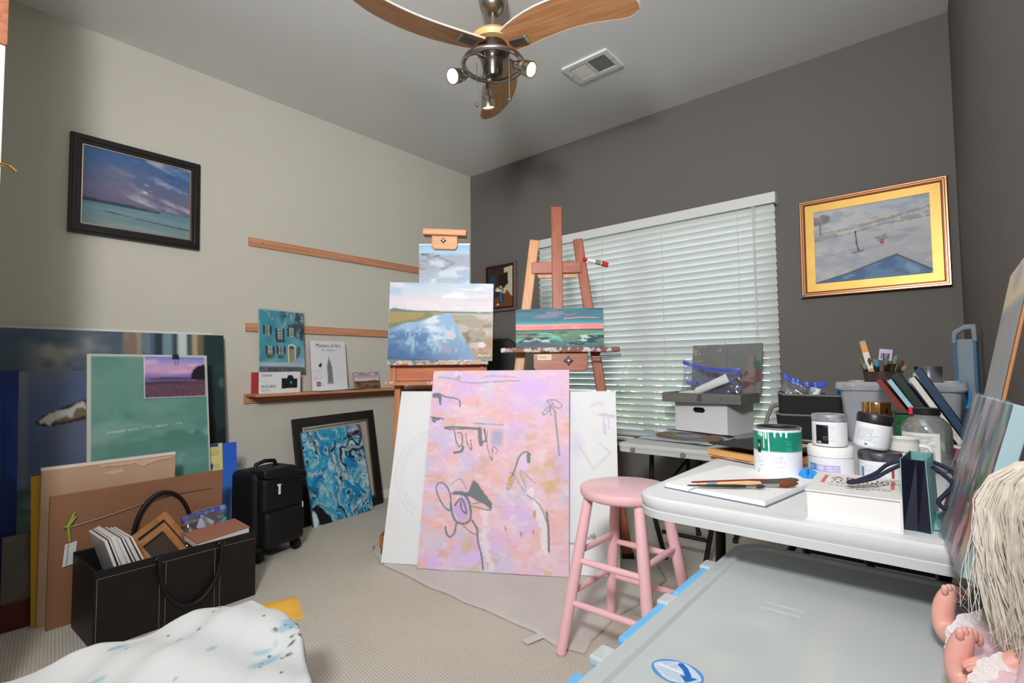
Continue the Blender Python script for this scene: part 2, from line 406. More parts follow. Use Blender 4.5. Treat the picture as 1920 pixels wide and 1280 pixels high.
# window
w1 = bpy.data.objects.new('window_1', None); COL.objects.link(w1); w1['kind'] = 'structure'
fr = MB()
fr.box(WX0, WX0+.05, .05, .11, WZ0, WZ1).box(WX1-.05, WX1, .05, .11, WZ0, WZ1).box(WX0, WX1, .05, .11, WZ0, WZ0+.05).box(WX0, WX1, .05, .11, WZ1-.05, WZ1)
wm = (WX0+WX1)/2
fr.box(wm-.04, wm+.04, .05, .11, WZ0, WZ1).box(WX0, WX1, .06, .10, 1.10, 1.15)
obj('window_frame', fr, white, w1)
glass = film('window_glass', (235, 245, 245), .04, .02, .1)
for x0, x1 in ((WX0+.05, wm-.04), (wm+.04, WX1-.05)):
    for z0, z1 in ((WZ0+.05, 1.10), (1.15, WZ1-.05)):
        obj('pane', MB().box(x0, x1, .078, .082, z0, z1), glass, w1)
struct('trim_1', MB().box(.80, 2.67, -.055, .05, .435, .465), mat('sill_paint', (205, 203, 196), .5), bevel=.004)
# blind
slatm = mat('blind_white', (228, 231, 230), .4)
bl = thing('window_blind', 'white horizontal slatted blind covering the window in the charcoal wall', 'blind', (0, 0, 0))
BX0, BX1 = .825, 2.645
obj('valance', MB().box(BX0, BX1, -.085, -.07, 1.985, 2.05).box(BX0, BX0+.012, -.07, -.005, 1.985, 2.05).box(BX1-.012, BX1, -.07, -.005, 1.985, 2.05).box(BX0+.012, BX1-.012, -.06, -.01, 2.0, 2.045), slatm, bl, bevel=.002)
sl = MB()
prof = [(-.025, -.0012), (-.012, .0008), (0, .0016), (.012, .0008), (.025, -.0012)]
ln = BX1-BX0-.03
sl.add([(sx*ln/2, py, pz+dz) for sx in (-1, 1) for dz in (0, .0028) for py, pz in prof],
       [(i, i+1, 11+i, 10+i) for i in range(4)]+[(5+i, 15+i, 16+i, 6+i) for i in range(4)]+[(0, 10, 15, 5), (4, 9, 19, 14), (0, 5, 6, 1), (1, 6, 7, 2), (2, 7, 8, 3), (3, 8, 9, 4), (10, 11, 16, 15), (11, 12, 17, 16), (12, 13, 18, 17), (13, 14, 19, 18)])
zs = [1.965-.0445*i for i in range(33)]
s0 = obj('slat', sl, slatm, bl, loc=((BX0+BX1)/2, -.040, zs[0]), rot=(R(-57), 0, 0))
for i, z in enumerate(zs[1:]):
    c = s0.copy(); link(c, bl); c.location = ((BX0+BX1)/2, -.040, z)
    c.rotation_euler = (R(-57+min(i, 32)*.12+random.uniform(-1, 1)), 0, R(random.uniform(-.05, .05)))
zb = zs[-1]-.045
obj('bottom_rail', MB().box(BX0+.012, BX1-.012, -.065, -.015, zb-.014, zb+.006), slatm, bl, bevel=.003)
cordm = mat('cord_white', (225, 225, 220), .8)
for x in (.98, 1.45, 1.92, 2.42):
    obj('ladder_cord', MB().cyl((x, -.066, 1.99), (x, -.066, zb), .0013, n=6), cordm, bl)
obj('lift_cord', MB().tube([(2.515, -.088, 1.99), (2.517, -.09, 1.6), (2.522, -.09, 1.24)], .0022, 6).tube([(2.527, -.088, 1.99), (2.524, -.09, 1.6), (2.524, -.09, 1.24)], .0022, 6), cordm, bl)
for k, (x, z) in enumerate(((2.508, 1.12), (2.522, 1.10), (2.538, 1.115))):
    t = obj('tassel', MB().lathe([(.002, .03), (.005, .026), (.009, 0), (.007, -.004)], 10, (x, -.091, z)), cordm, bl)
    obj('tassel_cord', MB().cyl((2.523, -.09, 1.245), (x, -.091, z+.028), .0012, n=5), cordm, t)
# outside
struct('lawn', MB().box(-8, 12, .2, 20, -.4, -.3), mat('lawn_green', (150, 176, 96), .9, var=.3, vscale=3))
def hedge(x, y, r, h, seed, label):
    rs = random.Random(seed); mb = MB()
    for i in range(260):
        a, b = rs.uniform(0, 6.28), rs.uniform(0, 1)
        rr = r*(.55+.5*rs.random())*math.sin(math.pi*(.15+.8*b))**.6
        p = Vector((x+rr*math.cos(a), y+rr*math.sin(a)*.6, -.3+h*b)); q = Euler((rs.uniform(0, 6), rs.uniform(0, 6), rs.uniform(0, 6))).to_matrix(); s = .13
        mb.add([p+q @ Vector(v)*s for v in ((-1, 0, 0), (0, -.5, .1), (1, 0, 0), (0, .5, .1))], [(0, 1, 2, 3)])
    t = thing('garden_shrub', label, 'shrub', (0, 0, 0))
    obj('foliage', mb, mat('leaf_green', (160, 180, 96), .7, var=.35, vscale=2), t)
    obj('stem', MB().cyl((x, y, -.3), (x, y, -.3+h*.6), .05, .03, 8), mat('bark', (80, 64, 50), .9), t)
hedge(.9, 2.6, 1.0, 1.5, 1, 'leafy green shrub outside the left half of the window')
hedge(2.9, 2.8, .8, 1.3, 2, 'leafy green shrub outside the right half of the window')
# ceiling vent
vt = thing('ceiling_vent', 'white rectangular air vent with two louvre banks on the ceiling', 'vent', (1.83, -.795, CEIL))
vw, vd = .305, .205
vf = MB()
for a in ((-vw/2, vw/2, -vd/2, -vd/2+.03), (-vw/2, vw/2, vd/2-.03, vd/2), (-vw/2, -vw/2+.03, -vd/2+.03, vd/2-.03), (vw/2-.03, vw/2, -vd/2+.03, vd/2-.03), (-.005, .005, -vd/2+.03, vd/2-.03)):
    vf.box(*a, -.012, 0)
obj('vent_frame', vf, white, vt)
obj('duct_shade_sheet', MB().box(-vw/2+.02, vw/2-.02, -vd/2+.02, vd/2-.02, -.0015, -.0005), mat('duct_shade', (70, 68, 66), .9), vt)  # thin dark sheet stands for the shade inside the duct
for side in (-1, 1):
    lv = MB()
    for k in range(11):
        y = -vd/2+.036+k*.0133
        lv.box(side*.0625-.056, side*.0625+.056, y-.0055, y+.0055, -.0068, -.0058, rot=(R(38*side), 0, 0))
    o = obj('louvre_bank', lv, white, vt); o['kind'] = 'stuff'
for sx, sy in ((-1, -1), (1, 1)): obj('screw', MB().cyl((sx*.138, sy*.0, -.0145), (sx*.138, sy*.0, -.012), .004, n=8), mat('screw_steel', (170, 170, 168), .3, 1), vt)
# ceiling fan
nick = mat('brushed_nickel', (176, 170, 163), .3, 1, bump=.04, bscale=120)
darkm = mat('dark_nickel', (118, 112, 108), .28, 1)
blade_w = wood('maple_blade', (176, 118, 74), (205, 150, 104), (2, 22, 22), .35)
fan = thing('ceiling_fan', 'three-bladed wooden ceiling fan with nickel ring of spotlights', 'ceiling fan', (1.79, -1.64, CEIL))
BZ = 2.545-CEIL
obj('canopy', MB().lathe([(.066, 0), (.068, -.05), (.058, -.085), (.034, -.105), (.018, -.108)], 28), nick, fan, smooth=40)
obj('downrod', MB().cyl((0, 0, -.10), (0, 0, BZ+.07), .0125, n=16), nick, fan, smooth=40)
obj('wood_ring', MB().lathe([(.03, BZ+.062), (.09, BZ+.055), (.112, BZ+.03), (.105, BZ+.008), (.05, BZ+.005)], 36), wood('pale_maple', (214, 176, 112), (232, 200, 140), (3, 3, 20), .4), fan, smooth=40)
obj('motor_housing', MB().lathe([(.045, BZ+.03), (.075, BZ+.012), (.078, BZ-.03), (.055, BZ-.055), (.05, BZ-.07), (.047, BZ-.12), (.036, BZ-.145), (.012, BZ-.15)], 32), darkm, fan, smooth=40)
cl = [(.06, .000), (.16, -.030), (.28, -.052), (.40, -.056), (.52, -.038), (.61, -.006), (.655, .016), (.680, .030), (.690, .036)]
wd = [.060, .076, .083, .082, .076, .064, .050, .028, .006]
def blade_outline():
    P = []; 
    def at(k, s):
        a = Vector(cl[max(k-1, 0)]); b = Vector(cl[min(k+1, len(cl)-1)]); t = (b-a).normalized(); n = Vector((-t.y, t.x)); return Vector(cl[k])+n*wd[k]*s
    top = [at(k, 1) for k in range(len(cl))]; bot = [at(k, -1) for k in range(len(cl))]
    def sm(L):
        out = []
        for i in range(len(L)-1):
            p0, p1, p2, p3 = L[max(i-1, 0)], L[i], L[i+1], L[min(i+2, len(L)-1)]
            for j in range(5):
                t = j/5; out.append(.5*((2*p1)+(-p0+p2)*t+(2*p0-5*p1+4*p2-p3)*t*t+(-p0+3*p1-3*p2+p3)*t**3))
        return out+[L[-1]]
    T, B = sm(top), sm(bot)
    return T, B
T_, B_ = blade_outline()
bm_ = MB(); n_ = len(T_)
pit = -math.tan(R(12))
vs = []
for dz in (.004, -.004):
    for L_ in (T_, B_):
        for p in L_: vs.append((p.x, p.y, dz+p.y*pit))
fs = []
for i in range(n_-1):
    fs += [(i, i+1, n_+i+1, n_+i), (2*n_+i, 3*n_+i, 3*n_+i+1, 2*n_+i+1), (i, 2*n_+i, 2*n_+i+1, i+1), (n_+i, n_+i+1, 3*n_+i+1, 3*n_+i)]
fs += [(0, n_, 3*n_, 2*n_), (n_-1, 3*n_-1, 4*n_-1, 2*n_-1)]
bm_.add(vs, fs)
for ang in (14, 134, 254):
    b = obj('blade', bm_, blade_w, fan, loc=(0, 0, BZ), rot=(0, 0, R(ang)))
    obj('blade_bracket', MB().slab_xz([(.095, -.012), (.175, -.016), (.19, -.010), (.175, -.004), (.095, -.004)], -.028, .028), nick, b, bevel=.004)
    e = obj('edge_band', MB().tube([(p.x, p.y, p.y*pit) for p in B_[::2]], .0048, 6).tube([(p.x, p.y, p.y*pit) for p in T_[::2]], .0048, 6), mat('edge_white', (222, 214, 205), .4), b)
RZ = BZ-.085
obj('light_ring', MB().tube([(.142*math.cos(a), .142*math.sin(a), RZ+.0*math.sin(a)) for a in [2*math.pi*i/48 for i in range(48)]], .0115, 8, True)
    .tube([(.142*math.cos(R(70)), .142*math.sin(R(70)), RZ), (.09, .115, RZ+.02), (.055, .05, BZ-.06)], .0075, 8).tube([(.142*math.cos(R(250)), .142*math.sin(R(250)), RZ), (-.02, -.10, RZ+.02), (-.02, -.04, BZ-.06)], .0075, 8).tube([(.142*math.cos(R(160)), .142*math.sin(R(160)), RZ), (-.09, .04, RZ+.02), (-.04, .02, BZ-.06)], .0075, 8), nick, fan, smooth=50)
bulb = mat('lit_bulb', (255, 240, 215), .3, emit=(255, 226, 180), estr=14)
bulb_off = mat('bulb_face', (255, 232, 205), .2, emit=(255, 215, 165), estr=2.2)
def spot(a, aim, lit):
    p = Vector((.142*math.cos(R(a)), .142*math.sin(R(a)), RZ)); d = Vector(aim).normalized()
    s = obj('spotlight', MB(), nick, fan)
    me = MB(); q = p+Vector((0, 0, -.05))
    me.cyl(p, q, .006, n=10)
    t = d; u = t.cross(Vector((.2, .1, 1))).normalized(); v = t.cross(u)
    prof = [(.008, -.035), (.018, -.02), (.026, .005), (.031, .03), (.0325, .034), (.031, .038), (.0325, .042), (.031, .046), (.034, .05), (.036, .085), (.032, .085), (.030, .075)]
    N = 24; vs = [q+t*z+(u*math.cos(2*math.pi*i/N)+v*math.sin(2*math.pi*i/N))*r for r, z in prof for i in range(N)]
    fs = [(k*N+i, k*N+(i+1) % N, (k+1)*N+(i+1) % N, (k+1)*N+i) for k in range(len(prof)-1) for i in range(N)]+[tuple(range(N))]
    me.add(vs, fs)
    bpy.data.objects.remove(s, do_unlink=True)
    s = obj('spotlight', me, nick, fan, smooth=35)
    e = q+t*.078
    obj('bulb', MB().add([e+(u*math.cos(2*math.pi*i/N)+v*math.sin(2*math.pi*i/N))*.030 for i in range(N)]+[e+t*.004], [(i, (i+1) % N, N) for i in range(N)]), bulb if lit else bulb_off, s)
    ld = bpy.data.lights.new('spot_lamp', 'SPOT'); ld.energy = 9 if lit else 6; ld.color = (1, .78, .55); ld.spot_size = R(70); ld.spot_blend = .6; ld.shadow_soft_size = .03
    lo = bpy.data.objects.new('spot_lamp', ld); link(lo, s); lo.location = e+t*.012; lo.rotation_euler = t.to_track_quat('-Z', 'Y').to_euler()
spot(222, (.04, -.79, -.42), True)
spot(8, (.72, .05, -.45), False)
spot(146, (-.05, .22, -1), False)
for (x, y, l) in ((-.075, -.035, .20), (.075, .03, .20)):
    c = obj('pull_chain', MB().cyl((x, y, BZ-.06), (x, y, BZ-.06-l), .0016, n=6), mat('chain', (190, 188, 185), .3, 1), fan)
    obj('chain_fob', MB().lathe([(.003, .012), (.009, .004), (.009, -.004), (.003, -.01)], 12, (x, y, BZ-.06-l-.01)), MATS['brushed_nickel'], c)
# door casing on the end of the front wall at the left edge of the view
d1 = bpy.data.objects.new('door_1', None); COL.objects.link(d1); d1['kind'] = 'structure'
obj('door_casing', MB().box(1.29, 1.305, -3.37, -3.252, 0, 2.5), white, d1, bevel=.003)
obj('coat_hook', MB().tube([(1.305, -3.262, 1.62), (1.318, -3.25, 1.622), (1.322, -3.235, 1.618), (1.325, -3.222, 1.605)], .005, 8), mat('brass', (190, 150, 70), .25, 1), d1)
obj('wood_peg', MB().box(1.305, 1.317, -3.268, -3.250, 1.98, 2.24), wood('peg_wood', (150, 85, 50), (190, 120, 80)), d1)
# outlet
ou = thing('wall_outlet', 'white power outlet low on the beige wall behind the suitcase', 'outlet', (0, -2.06, .40))
obj('cover_plate', MB().box(0, .006, -.035, .035, -.0575, .0575), white, ou, bevel=.003)
for dz in (-.022, .022): obj('socket', MB().box(.006, .0075, -.016, .016, dz-.013, dz+.013), mat('socket_grey', (205, 205, 200), .5), ou, bevel=.002)

# ================================================================ left wall
pine = wood('oiled_pine', (168, 108, 74), (196, 136, 98), (1.2, 26, 26), .5)
pine_z = wood('oiled_pine_upright', (176, 108, 68), (204, 138, 92), (26, 26, 1.4), .5)
def picture(name, label, x, y, z, yaw, tilt, roll, w, h, art, fw, fmat, depth=.03, lip=None, liner=None, liner_w=0, cat='painting', steps=None):
    """framed picture; w, h are outer sizes"""
    t = thing(name, label, cat)
    f = obj('frame', MB().frame(-w/2, w/2, 0, h, fw, 0, depth), fmat, t, bevel=.004)
    if steps:
        for k, (o, wd, mm, yy) in enumerate(steps):
            obj('moulding', MB().frame(-w/2+o, w/2-o, o, h-o, wd, yy, .002), mm, f, bevel=.0015)
    i = fw
    if liner:
        obj('liner', MB().frame(-w/2+i, w/2-i, i, h-i, liner_w, .006, depth-.004), liner, t); i += liner_w
    if lip:
        obj('gilt_lip', MB().frame(-w/2+i, w/2-i, i, h-i, .004, .004, depth-.006), lip, t); i += .004
    obj('backing', MB().box(-w/2+.01, w/2-.01, depth-.004, depth, .01, h-.01), mat('backing_board', (120, 96, 72), .8), t)
    art_surface('painted_face', art, (w-2*i, h-2*i, .012, 0, i), art_mat(), t)
    return pose(t, x, y, z, yaw, tilt, roll)

def art_seascape():
    a = Art(150, 110, (90, 100, 140)); a.grad([(0, (70, 104, 156)), (.25, (88, 110, 150)), (.5, (112, 108, 138)), (.68, (104, 100, 132)), (.69, (92, 138, 150)), (1, (128, 146, 146))], .05)
    up = a.reg(-1, 2, -1, .66, .05)
    a.tex(3, 9, (196, 198, 206), 4, .52, .2, .75, up*a.reg(.35, 2, -1, 2, .3), 5, .35)
    a.tex(3, 7, (120, 116, 146), 9, .5, .2, .6, up*a.reg(-1, .5, .1, 2, .3)); a.tex(2, 6, (56, 96, 156), 21, .52, .1, .6, a.reg(.4, 2, -1, .28, .2), rot=.3)
    a.tex(6, 10, (222, 220, 214), 31, .62, .1, .7, a.reg(.4, .9, .3, .6, .2), rot=.4)
    a.poly([(0, .655), (.2, .665), (.45, .67), (.7, .685), (.7, .70), (0, .70)], (44, 64, 70), .95, .012)
    a.stroke([(.2, .80), (.5, .83), (1, .87)], .012, (62, 76, 92), .9, .6, .01); a.tex(2, 18, (160, 160, 170), 8, .5, .2, .4, a.reg(-1, 2, .72, 2)); return a
blackf = mat('black_frame', (30, 27, 27), .35, var=.2); gilt = mat('gilt_edge', (206, 168, 112), .3, .9)
picture('framed_seascape', 'black-framed seascape of blue sky and teal water high on the beige wall', .031, -2.609, 1.726, 90, 1, 0, .60, .52, art_seascape(), .05, blackf, lip=mat('silver_lip', (222, 205, 180), .25, 1), steps=[(.012, .018, blackf, -.006)])

def rail(z, y0, y1, label, name='picture_rail'):
    t = thing(name, label, 'wooden rail', (0, 0, z))
    obj('batten', MB().box(0, .02, -.5, .5, -.026, .026), pine, t).matrix_local = Matrix.Translation((.0, (y0+y1)/2, 0)) @ Matrix.Scale(y1-y0, 4, (0, 1, 0))
    for k in range(4): obj('screw', MB().cyl((.020, y0+.08+(y1-y0-.16)*k/3, 0), (.0212, y0+.08+(y1-y0-.16)*k/3, 0), .004, n=10), MATS['screw_steel'], t)
    return t
wood_y = wood('oiled_pine_long', (188, 128, 92), (214, 156, 118), (26, 1.2, 26), .5)
for b_ in [rail(1.835, -2.02, -.25, 'upper bare wooden rail screwed to the beige wall'), rail(1.285, -2.03, -.25, 'lower wooden rail behind the turquoise house painting')]:
    for c_ in b_.children:
        if c_.name.startswith('batten'): c_.data.materials[0] = wood_y
sh = thing('wall_shelf', 'long narrow wooden shelf on the beige wall holding a camera box', 'shelf', (0, 0, 0))
obj('shelf_board', MB().box(.016, .165, -2.03, -.30, .845, .862), wood_y, sh, bevel=.002)
obj('back_rail', MB().box(0, .016, -2.035, -.30, .80, .862), wood_y, sh, bevel=.002)
obj('support_cleat', MB().box(.016, .032, -2.0, -.33, .815, .845), wood_y, sh)
SZ = .862

def art_house():
    a = Art(86, 112, (70, 160, 176)); a.tex(4, 5, (96, 178, 190), 1, .5, .2, .8); a.tex(5, 4, (60, 140, 160), 6, .55, .2, .7)
    a.tex(12, 12, (58, 66, 74), 2, .46, .12, .9, a.reg(.5, 2, -1, .32, .15)); a.tex(14, 14, (170, 186, 190), 3, .58, .08, .8, a.reg(.1, 2, -1, .4, .1)); a.tex(9, 9, (48, 56, 60), 12, .45, .1, .95, a.reg(.82, 2, .2, .9, .06))
    for (u, v, w, h) in ((.13, .26, .09, .14), (.40, .29, .1, .19), (.66, .27, .1, .15), (.18, .59, .1, .14), (.42, .58, .1, .13)):
        a.mix(a.reg(u-.05, u+w+.05, v, v+h, .01), (32, 58, 84)); a.mix(a.reg(u, u+w, v, v+h, .01), (228, 226, 206))
        for k in (.33, .66): a.mix(a.reg(u+w*k-.008, u+w*k+.008, v, v+h, .005), (60, 74, 86))
        for k in (.25, .5, .75): a.mix(a.reg(u, u+w, v+h*k-.005, v+h*k+.005, .004), (60, 74, 86))
    a.mix(a.reg(.36, .56, .47, .52, .02), (60, 64, 62))
    for u in (.23, .46): a.blob(u, .755, .09, .045, (70, 92, 66), .95, seed=3); a.dabs(5, [(190, 60, 60), (210, 120, 90)], .02, .015, 4, (u-.07, u+.06, .72, .76))
    a.mix(a.reg(.62, .80, .58, .86, .01), (235, 236, 228)); a.blob(.71, .59, .09, .05, (235, 236, 228), 1, wob=0, soft=.1); a.mix(a.reg(.645, .775, .60, .86, .01), (168, 150, 110)); a.blob(.71, .60, .065, .03, (70, 86, 100), 1, wob=0, soft=.1)
    a.mix(a.reg(-1, 2, .85, .92, .03), (190, 200, 206)); a.blob(.9, .83, .16, .06, (150, 178, 214), .9); a.mix(a.reg(-1, 2, .93, 2, .02), (66, 70, 78)); a.tex(9, 4, (120, 124, 128), 5, .5, .2, .7, a.reg(-1, 2, .92, 2)); return a
h_ = canvas('house_painting', 'small painting of a turquoise house with white windows, standing on the camera carton', 'painting', .078, -1.822, SZ+.137, 90, 6, -1.2, .30, .402, art_house(), .012)
obj('plastic_sleeve', MB().grid(lambda u, v: ((u-.5)*.318, -.004-.003*math.sin(9*u+5*v), v*.412), 20, 30), film('clear_sleeve', (245, 250, 252), .03, .06, .6, .5, .35), h_, smooth=60)

# camera carton
cb = thing('camera_carton', 'white and red camera carton at the left end of the shelf', 'box', (.062, -1.857, SZ))
obj('carton', MB().box(-.055, .055, -.135, .135, 0, .135), mat('carton_white', (226, 226, 228), .45), cb, bevel=.001)
obj('red_side', MB().box(-.0545, .0545, -.1358, -.1352, .0005, .1345), mat('carton_red', (196, 40, 46), .45), cb)
blk = mat('print_black', (28, 28, 30), .5)
text('brand_print', 'Canon', .024, mat('print_dark', (50, 50, 54), .5), cb, (.0555, -.118, .108), (R(90), 0, R(90)))
text('model_print', 'EOS 80D', .024, MATS['print_dark'], cb, (.0555, -.118, .036), (R(90), 0, R(90)))
text('small_print', 'EF-S 18-135', .010, MATS['print_dark'], cb, (.0555, -.118, .016), (R(90), 0, R(90)))
def art_camera():
    a = Art(70, 60, (226, 226, 228)); a.mix(a.reg(.06, .94, .28, .88, .03), (24, 24, 27)); a.poly([(.3, .3), (.42, .06), (.64, .06), (.76, .3)], (24, 24, 27)); a.mix(a.reg(.04, .28, .24, .9, .05), (34, 34, 38))
    a.blob(.58, .55, .26, .30, (40, 42, 46), 1, wob=0, soft=.08); a.blob(.58, .55, .19, .22, (16, 18, 22), 1, wob=0, soft=.08); a.blob(.58, .55, .13, .15, (30, 96, 84), 1, wob=0, soft=.3); a.blob(.56, .5, .05, .06, (120, 190, 180), .9, wob=0); a.mix(a.reg(.36, .66, .03, .07, .02), (140, 140, 142)); return a
art_surface('camera_print', art_camera(), lambda u, v: (.0554, .005+u*.115, .118-v*.10), art_mat('print_flat', .45, .3, 0), cb)
# catalogue
def art_cat():
    a = Art(90, 120, (222, 222, 226)); a.mix(a.reg(.5, 2, .0, 2, .5)*.3, (206, 206, 214))
    a.poly([(.44, .86), (.44, .52), (.46, .46), (.475, .40), (.495, .36), (.50, .22), (.51, .36), (.535, .40), (.55, .46), (.575, .52), (.595, .86)], (128, 128, 132)); a.tex(30, 40, (90, 90, 96), 3, .5, .1, .5, a.reg(.44, .6, .36, .86, .01)*a.pmask([(.44, .86), (.44, .52), (.46, .46), (.475, .40), (.495, .36), (.535, .40), (.55, .46), (.575, .52), (.595, .86)]))
    a.mix(a.reg(.42, .62, .85, .87, .01), (150, 150, 154)); a.blob(.25, .50, .045, .03, (44, 44, 48)); a.blob(.27, .47, .025, .03, (44, 44, 48)); a.lines((.06, .32, .58, .78), 5, (150, 150, 156), 4, .5, .3)
    a.mix(a.reg(.13, .24, .82, .91, .008), (180, 44, 44)); a.blob(.185, .865, .035, .03, (230, 190, 190), .7, wob=0); a.lines((.26, .34, .82, .91), 3, (150, 150, 156), 8); return a
ct = canvas('art_catalogue', 'white art magazine with a grey tower on its cover standing on the shelf', 'magazine', .10, -1.493, SZ, 90, 7, 0, .272, .35, art_cat(), .006, (170, 40, 44), art_mat('print_flat', .45, .3, 0), face='cover_print', body='pages')
ink = mat('ink_grey', (78, 78, 84), .5)
text('cover_title', 'Masters of Art', .038, ink, ct, (0, -.0008, .305), align='CENTER', sx=.85)
text('cover_subtitle', 'Art History', .022, mat('ink_pale', (140, 140, 146), .5), ct, (0, -.0008, .278), align='CENTER')
def art_tiny():
    a = Art(56, 36, (176, 150, 170)); a.grad([(0, (150, 130, 150)), (.3, (190, 170, 186)), (.48, (226, 214, 214)), (.56, (80, 60, 56)), (.7, (158, 96, 72)), (1, (96, 92, 52))], .12); a.tex(4, 8, (230, 225, 228), 3, .55, .1, .8, a.reg(-1, 2, -1, .5)); a.tex(6, 9, (60, 50, 40), 5, .55, .1, .7, a.reg(-1, 2, .55, 2)); return a
canvas('miniature_landscape', 'tiny landscape painting with a pink sky at the right of the shelf', 'painting', .075, -1.175, SZ, 90, 8, 0, .215, .125, art_tiny(), .02, (190, 170, 160))
for k, (dy, rz, c, lb) in enumerate(((0, 4, (205, 208, 212), 'grey loose leaflet at the bottom of the shelf pile'), (.015, -6, (92, 130, 146), 'blue loose leaflet in the middle of the shelf pile'), (-.02, 9, (226, 228, 230), 'white loose leaflet on top of the shelf pile'))):
    p = MB().grid(lambda u, v, k=k: ((u-.5)*.10, (v-.5)*.34, .0008*0+.004*k*(v**2)+.0005), 4, 10)
    o = obj('leaflet', p, mat('paper_%d' % k, c, .6), loc=(.118, -1.44+dy, SZ+.0012+.0015*k), rot=(0, 0, R(rz)), smooth=60)
    sd = o.modifiers.new('thickness', 'SOLIDIFY'); sd.thickness = .0008
    tag(o, lb, 'paper', 'leaflets on the shelf')

# ================================================================ canvases leaning at the left
def art_big():
    a = Art(170, 130, (84, 104, 120)); a.tex(4, 4, (120, 126, 130), 2, .48, .2, .8); a.tex(5, 6, (66, 88, 108), 7, .5, .2, .8, a.reg(-1, .4, -1, 2, .1)); a.tex(4, 5, (176, 170, 162), 12, .44, .15, .9, a.reg(.30, .52, -1, 2, .1)); a.tex(4, 5, (80, 90, 110), 14, .5, .15, .7, a.reg(.5, .62, -1, 2, .05))
    for (u0, u1, c) in ((.59, .64, (140, 118, 104)), (.64, .66, (170, 150, 120)), (.66, .71, (84, 100, 128)), (.71, .74, (44, 64, 76)), (.74, .78, (120, 150, 158)), (.78, .80, (60, 80, 84)), (.80, .84, (206, 216, 214)), (.84, .86, (70, 90, 90)), (.86, .885, (186, 166, 132)), (.885, .91, (120, 104, 66)), (.91, 2, (36, 54, 56))):
        a.mix(a.reg(u0, u1, -1, 2, .012), c)
    a.tex(18, 4, (150, 160, 160), 5, .58, .1, .5, a.reg(.6, .9, -1, 2)); a.stroke([(.75, .13), (.80, .125), (.86, .13)], .01, (24, 44, 46), .9)
    a.tex(6, 6, (46, 74, 66), 8, .5, .2, .9, a.reg(.9, 2, -1, .5, .05)); a.tex(8, 8, (74, 116, 108), 18, .6, .08, .8, a.reg(.92, 2, .05, .3, .05)); a.tex(8, 6, (140, 60, 66), 16, .58, .08, .8, a.reg(.9, 2, .35, .68, .05)); a.tex(8, 8, (24, 30, 34), 19, .45, .1, .8, a.reg(.9, 2, .3, .62, .05)); a.tex(12, 8, (150, 50, 84), 23, .45, .1, .9, a.reg(.9, 2, .62, .68, .02)); return a.crop(.122)
canvas('white_board', 'plain white board against the beige wall behind the largest grey-blue canvas', 'board', .068, -2.738, 0, 90, 2, 0, 1.026, 1.236, None, .012, (226, 228, 230))
canvas('abstract_canvas', 'largest leaning canvas, grey-blue with striped middle and dark green right edge', 'painting', .185, -2.7155, 0, 90, 5.8, 0, 1.071, 1.228, art_big(), .02, (150, 130, 124))
def art_clouds():
    a = Art(180, 230, (84, 104, 140)); a.tex(3, 6, (104, 112, 136), 2, .48, .2, .8); a.tex(2, 8, (122, 120, 132), 5, .55, .15, .6, a.reg(-1, 2, .3, .52)); a.mix(a.reg(-1, .05, -1, 2, .02)*.7, (132, 140, 152))
    for off, sc, al in ((0, 1, 1), (.30, .55, 1)):
        f = lambda p: [(.10+off+(u-.1)*sc, .205+(.12 if off else 0)+(v-.205)*sc) for u, v in p]
        a.poly(f([(.08, .23), (.12, .20), (.2, .17), (.28, .14), (.38, .125), (.5, .12), (.7, .12), (.7, .21), (.4, .215), (.25, .235), (.12, .25)]), (52, 40, 38), al, .01)
        a.poly(f([(.10, .23), (.14, .20), (.22, .175), (.3, .15), (.4, .135), (.7, .135), (.7, .19), (.4, .20), (.25, .22), (.13, .24)]), (122, 108, 84), al, .02)
        for s_ in (((.11, .225), (.15, .2), (.2, .185)), ((.14, .23), (.18, .205), (.22, .19)), ((.24, .2), (.26, .17), (.3, .155)), ((.32, .17), (.38, .14), (.46, .14))): a.stroke(f(s_), .03*sc, (226, 226, 224), .85, .6, .02)
    a.stroke([(.44, .02), (.5, .06), (.7, .07)], .03, (40, 34, 40), .9); a.stroke([(.5, .04), (.7, .055)], .015, (214, 214, 214), .8)
    a.mix(a.reg(-1, 2, .505, 2, .02), (74, 100, 96)); a.tex(3, 14, (116, 138, 134), 11, .52, .15, .7, a.reg(-1, 2, .52, 2)); a.tex(8, 8, (150, 146, 136), 13, .5, .15, .9, a.reg(-1, .45, .68, 2, .1)); a.blob(.15, .82, .14, .10, (82, 62, 48), .9); return a
canvas('cloud_painting', 'slate-blue painting with white-topped brown cloud shapes, leaning at the left', 'painting', .37, -2.71, 0, 90, 9.2, 0, .77, 1.03, art_clouds(), .02, (140, 146, 152))
def art_navy():
    a = Art(60, 130, (22, 44, 110)); a.tex(3, 3, (30, 64, 140), 3, .5, .2, .8); a.mix(a.reg(-1, .80, .10, .8, .05), (26, 84, 150)); a.tex(5, 5, (50, 130, 180), 5, .5, .2, .8, a.reg(-1, .8, .1, .8, .05)); a.mix(a.reg(-1, .80, .34, .52, .03), (214, 176, 60)); a.tex(6, 7, (214, 120, 40), 8, .5, .1, .9, a.reg(-1, .8, .34, .5, .03)); a.mix(a.reg(-1, .80, .53, .6, .03), (40, 110, 90)); a.tex(7, 7, (120, 190, 210), 9, .55, .1, .8, a.reg(-1, .8, .6, .72)); return a.crop(.45)
canvas('navy_canvas', 'navy-bordered painting with yellow and teal patches at the far left', 'painting', .485, -3.175, 0, 90, 8, 0, .150, 1.03, art_navy(), .02, (24, 40, 92))
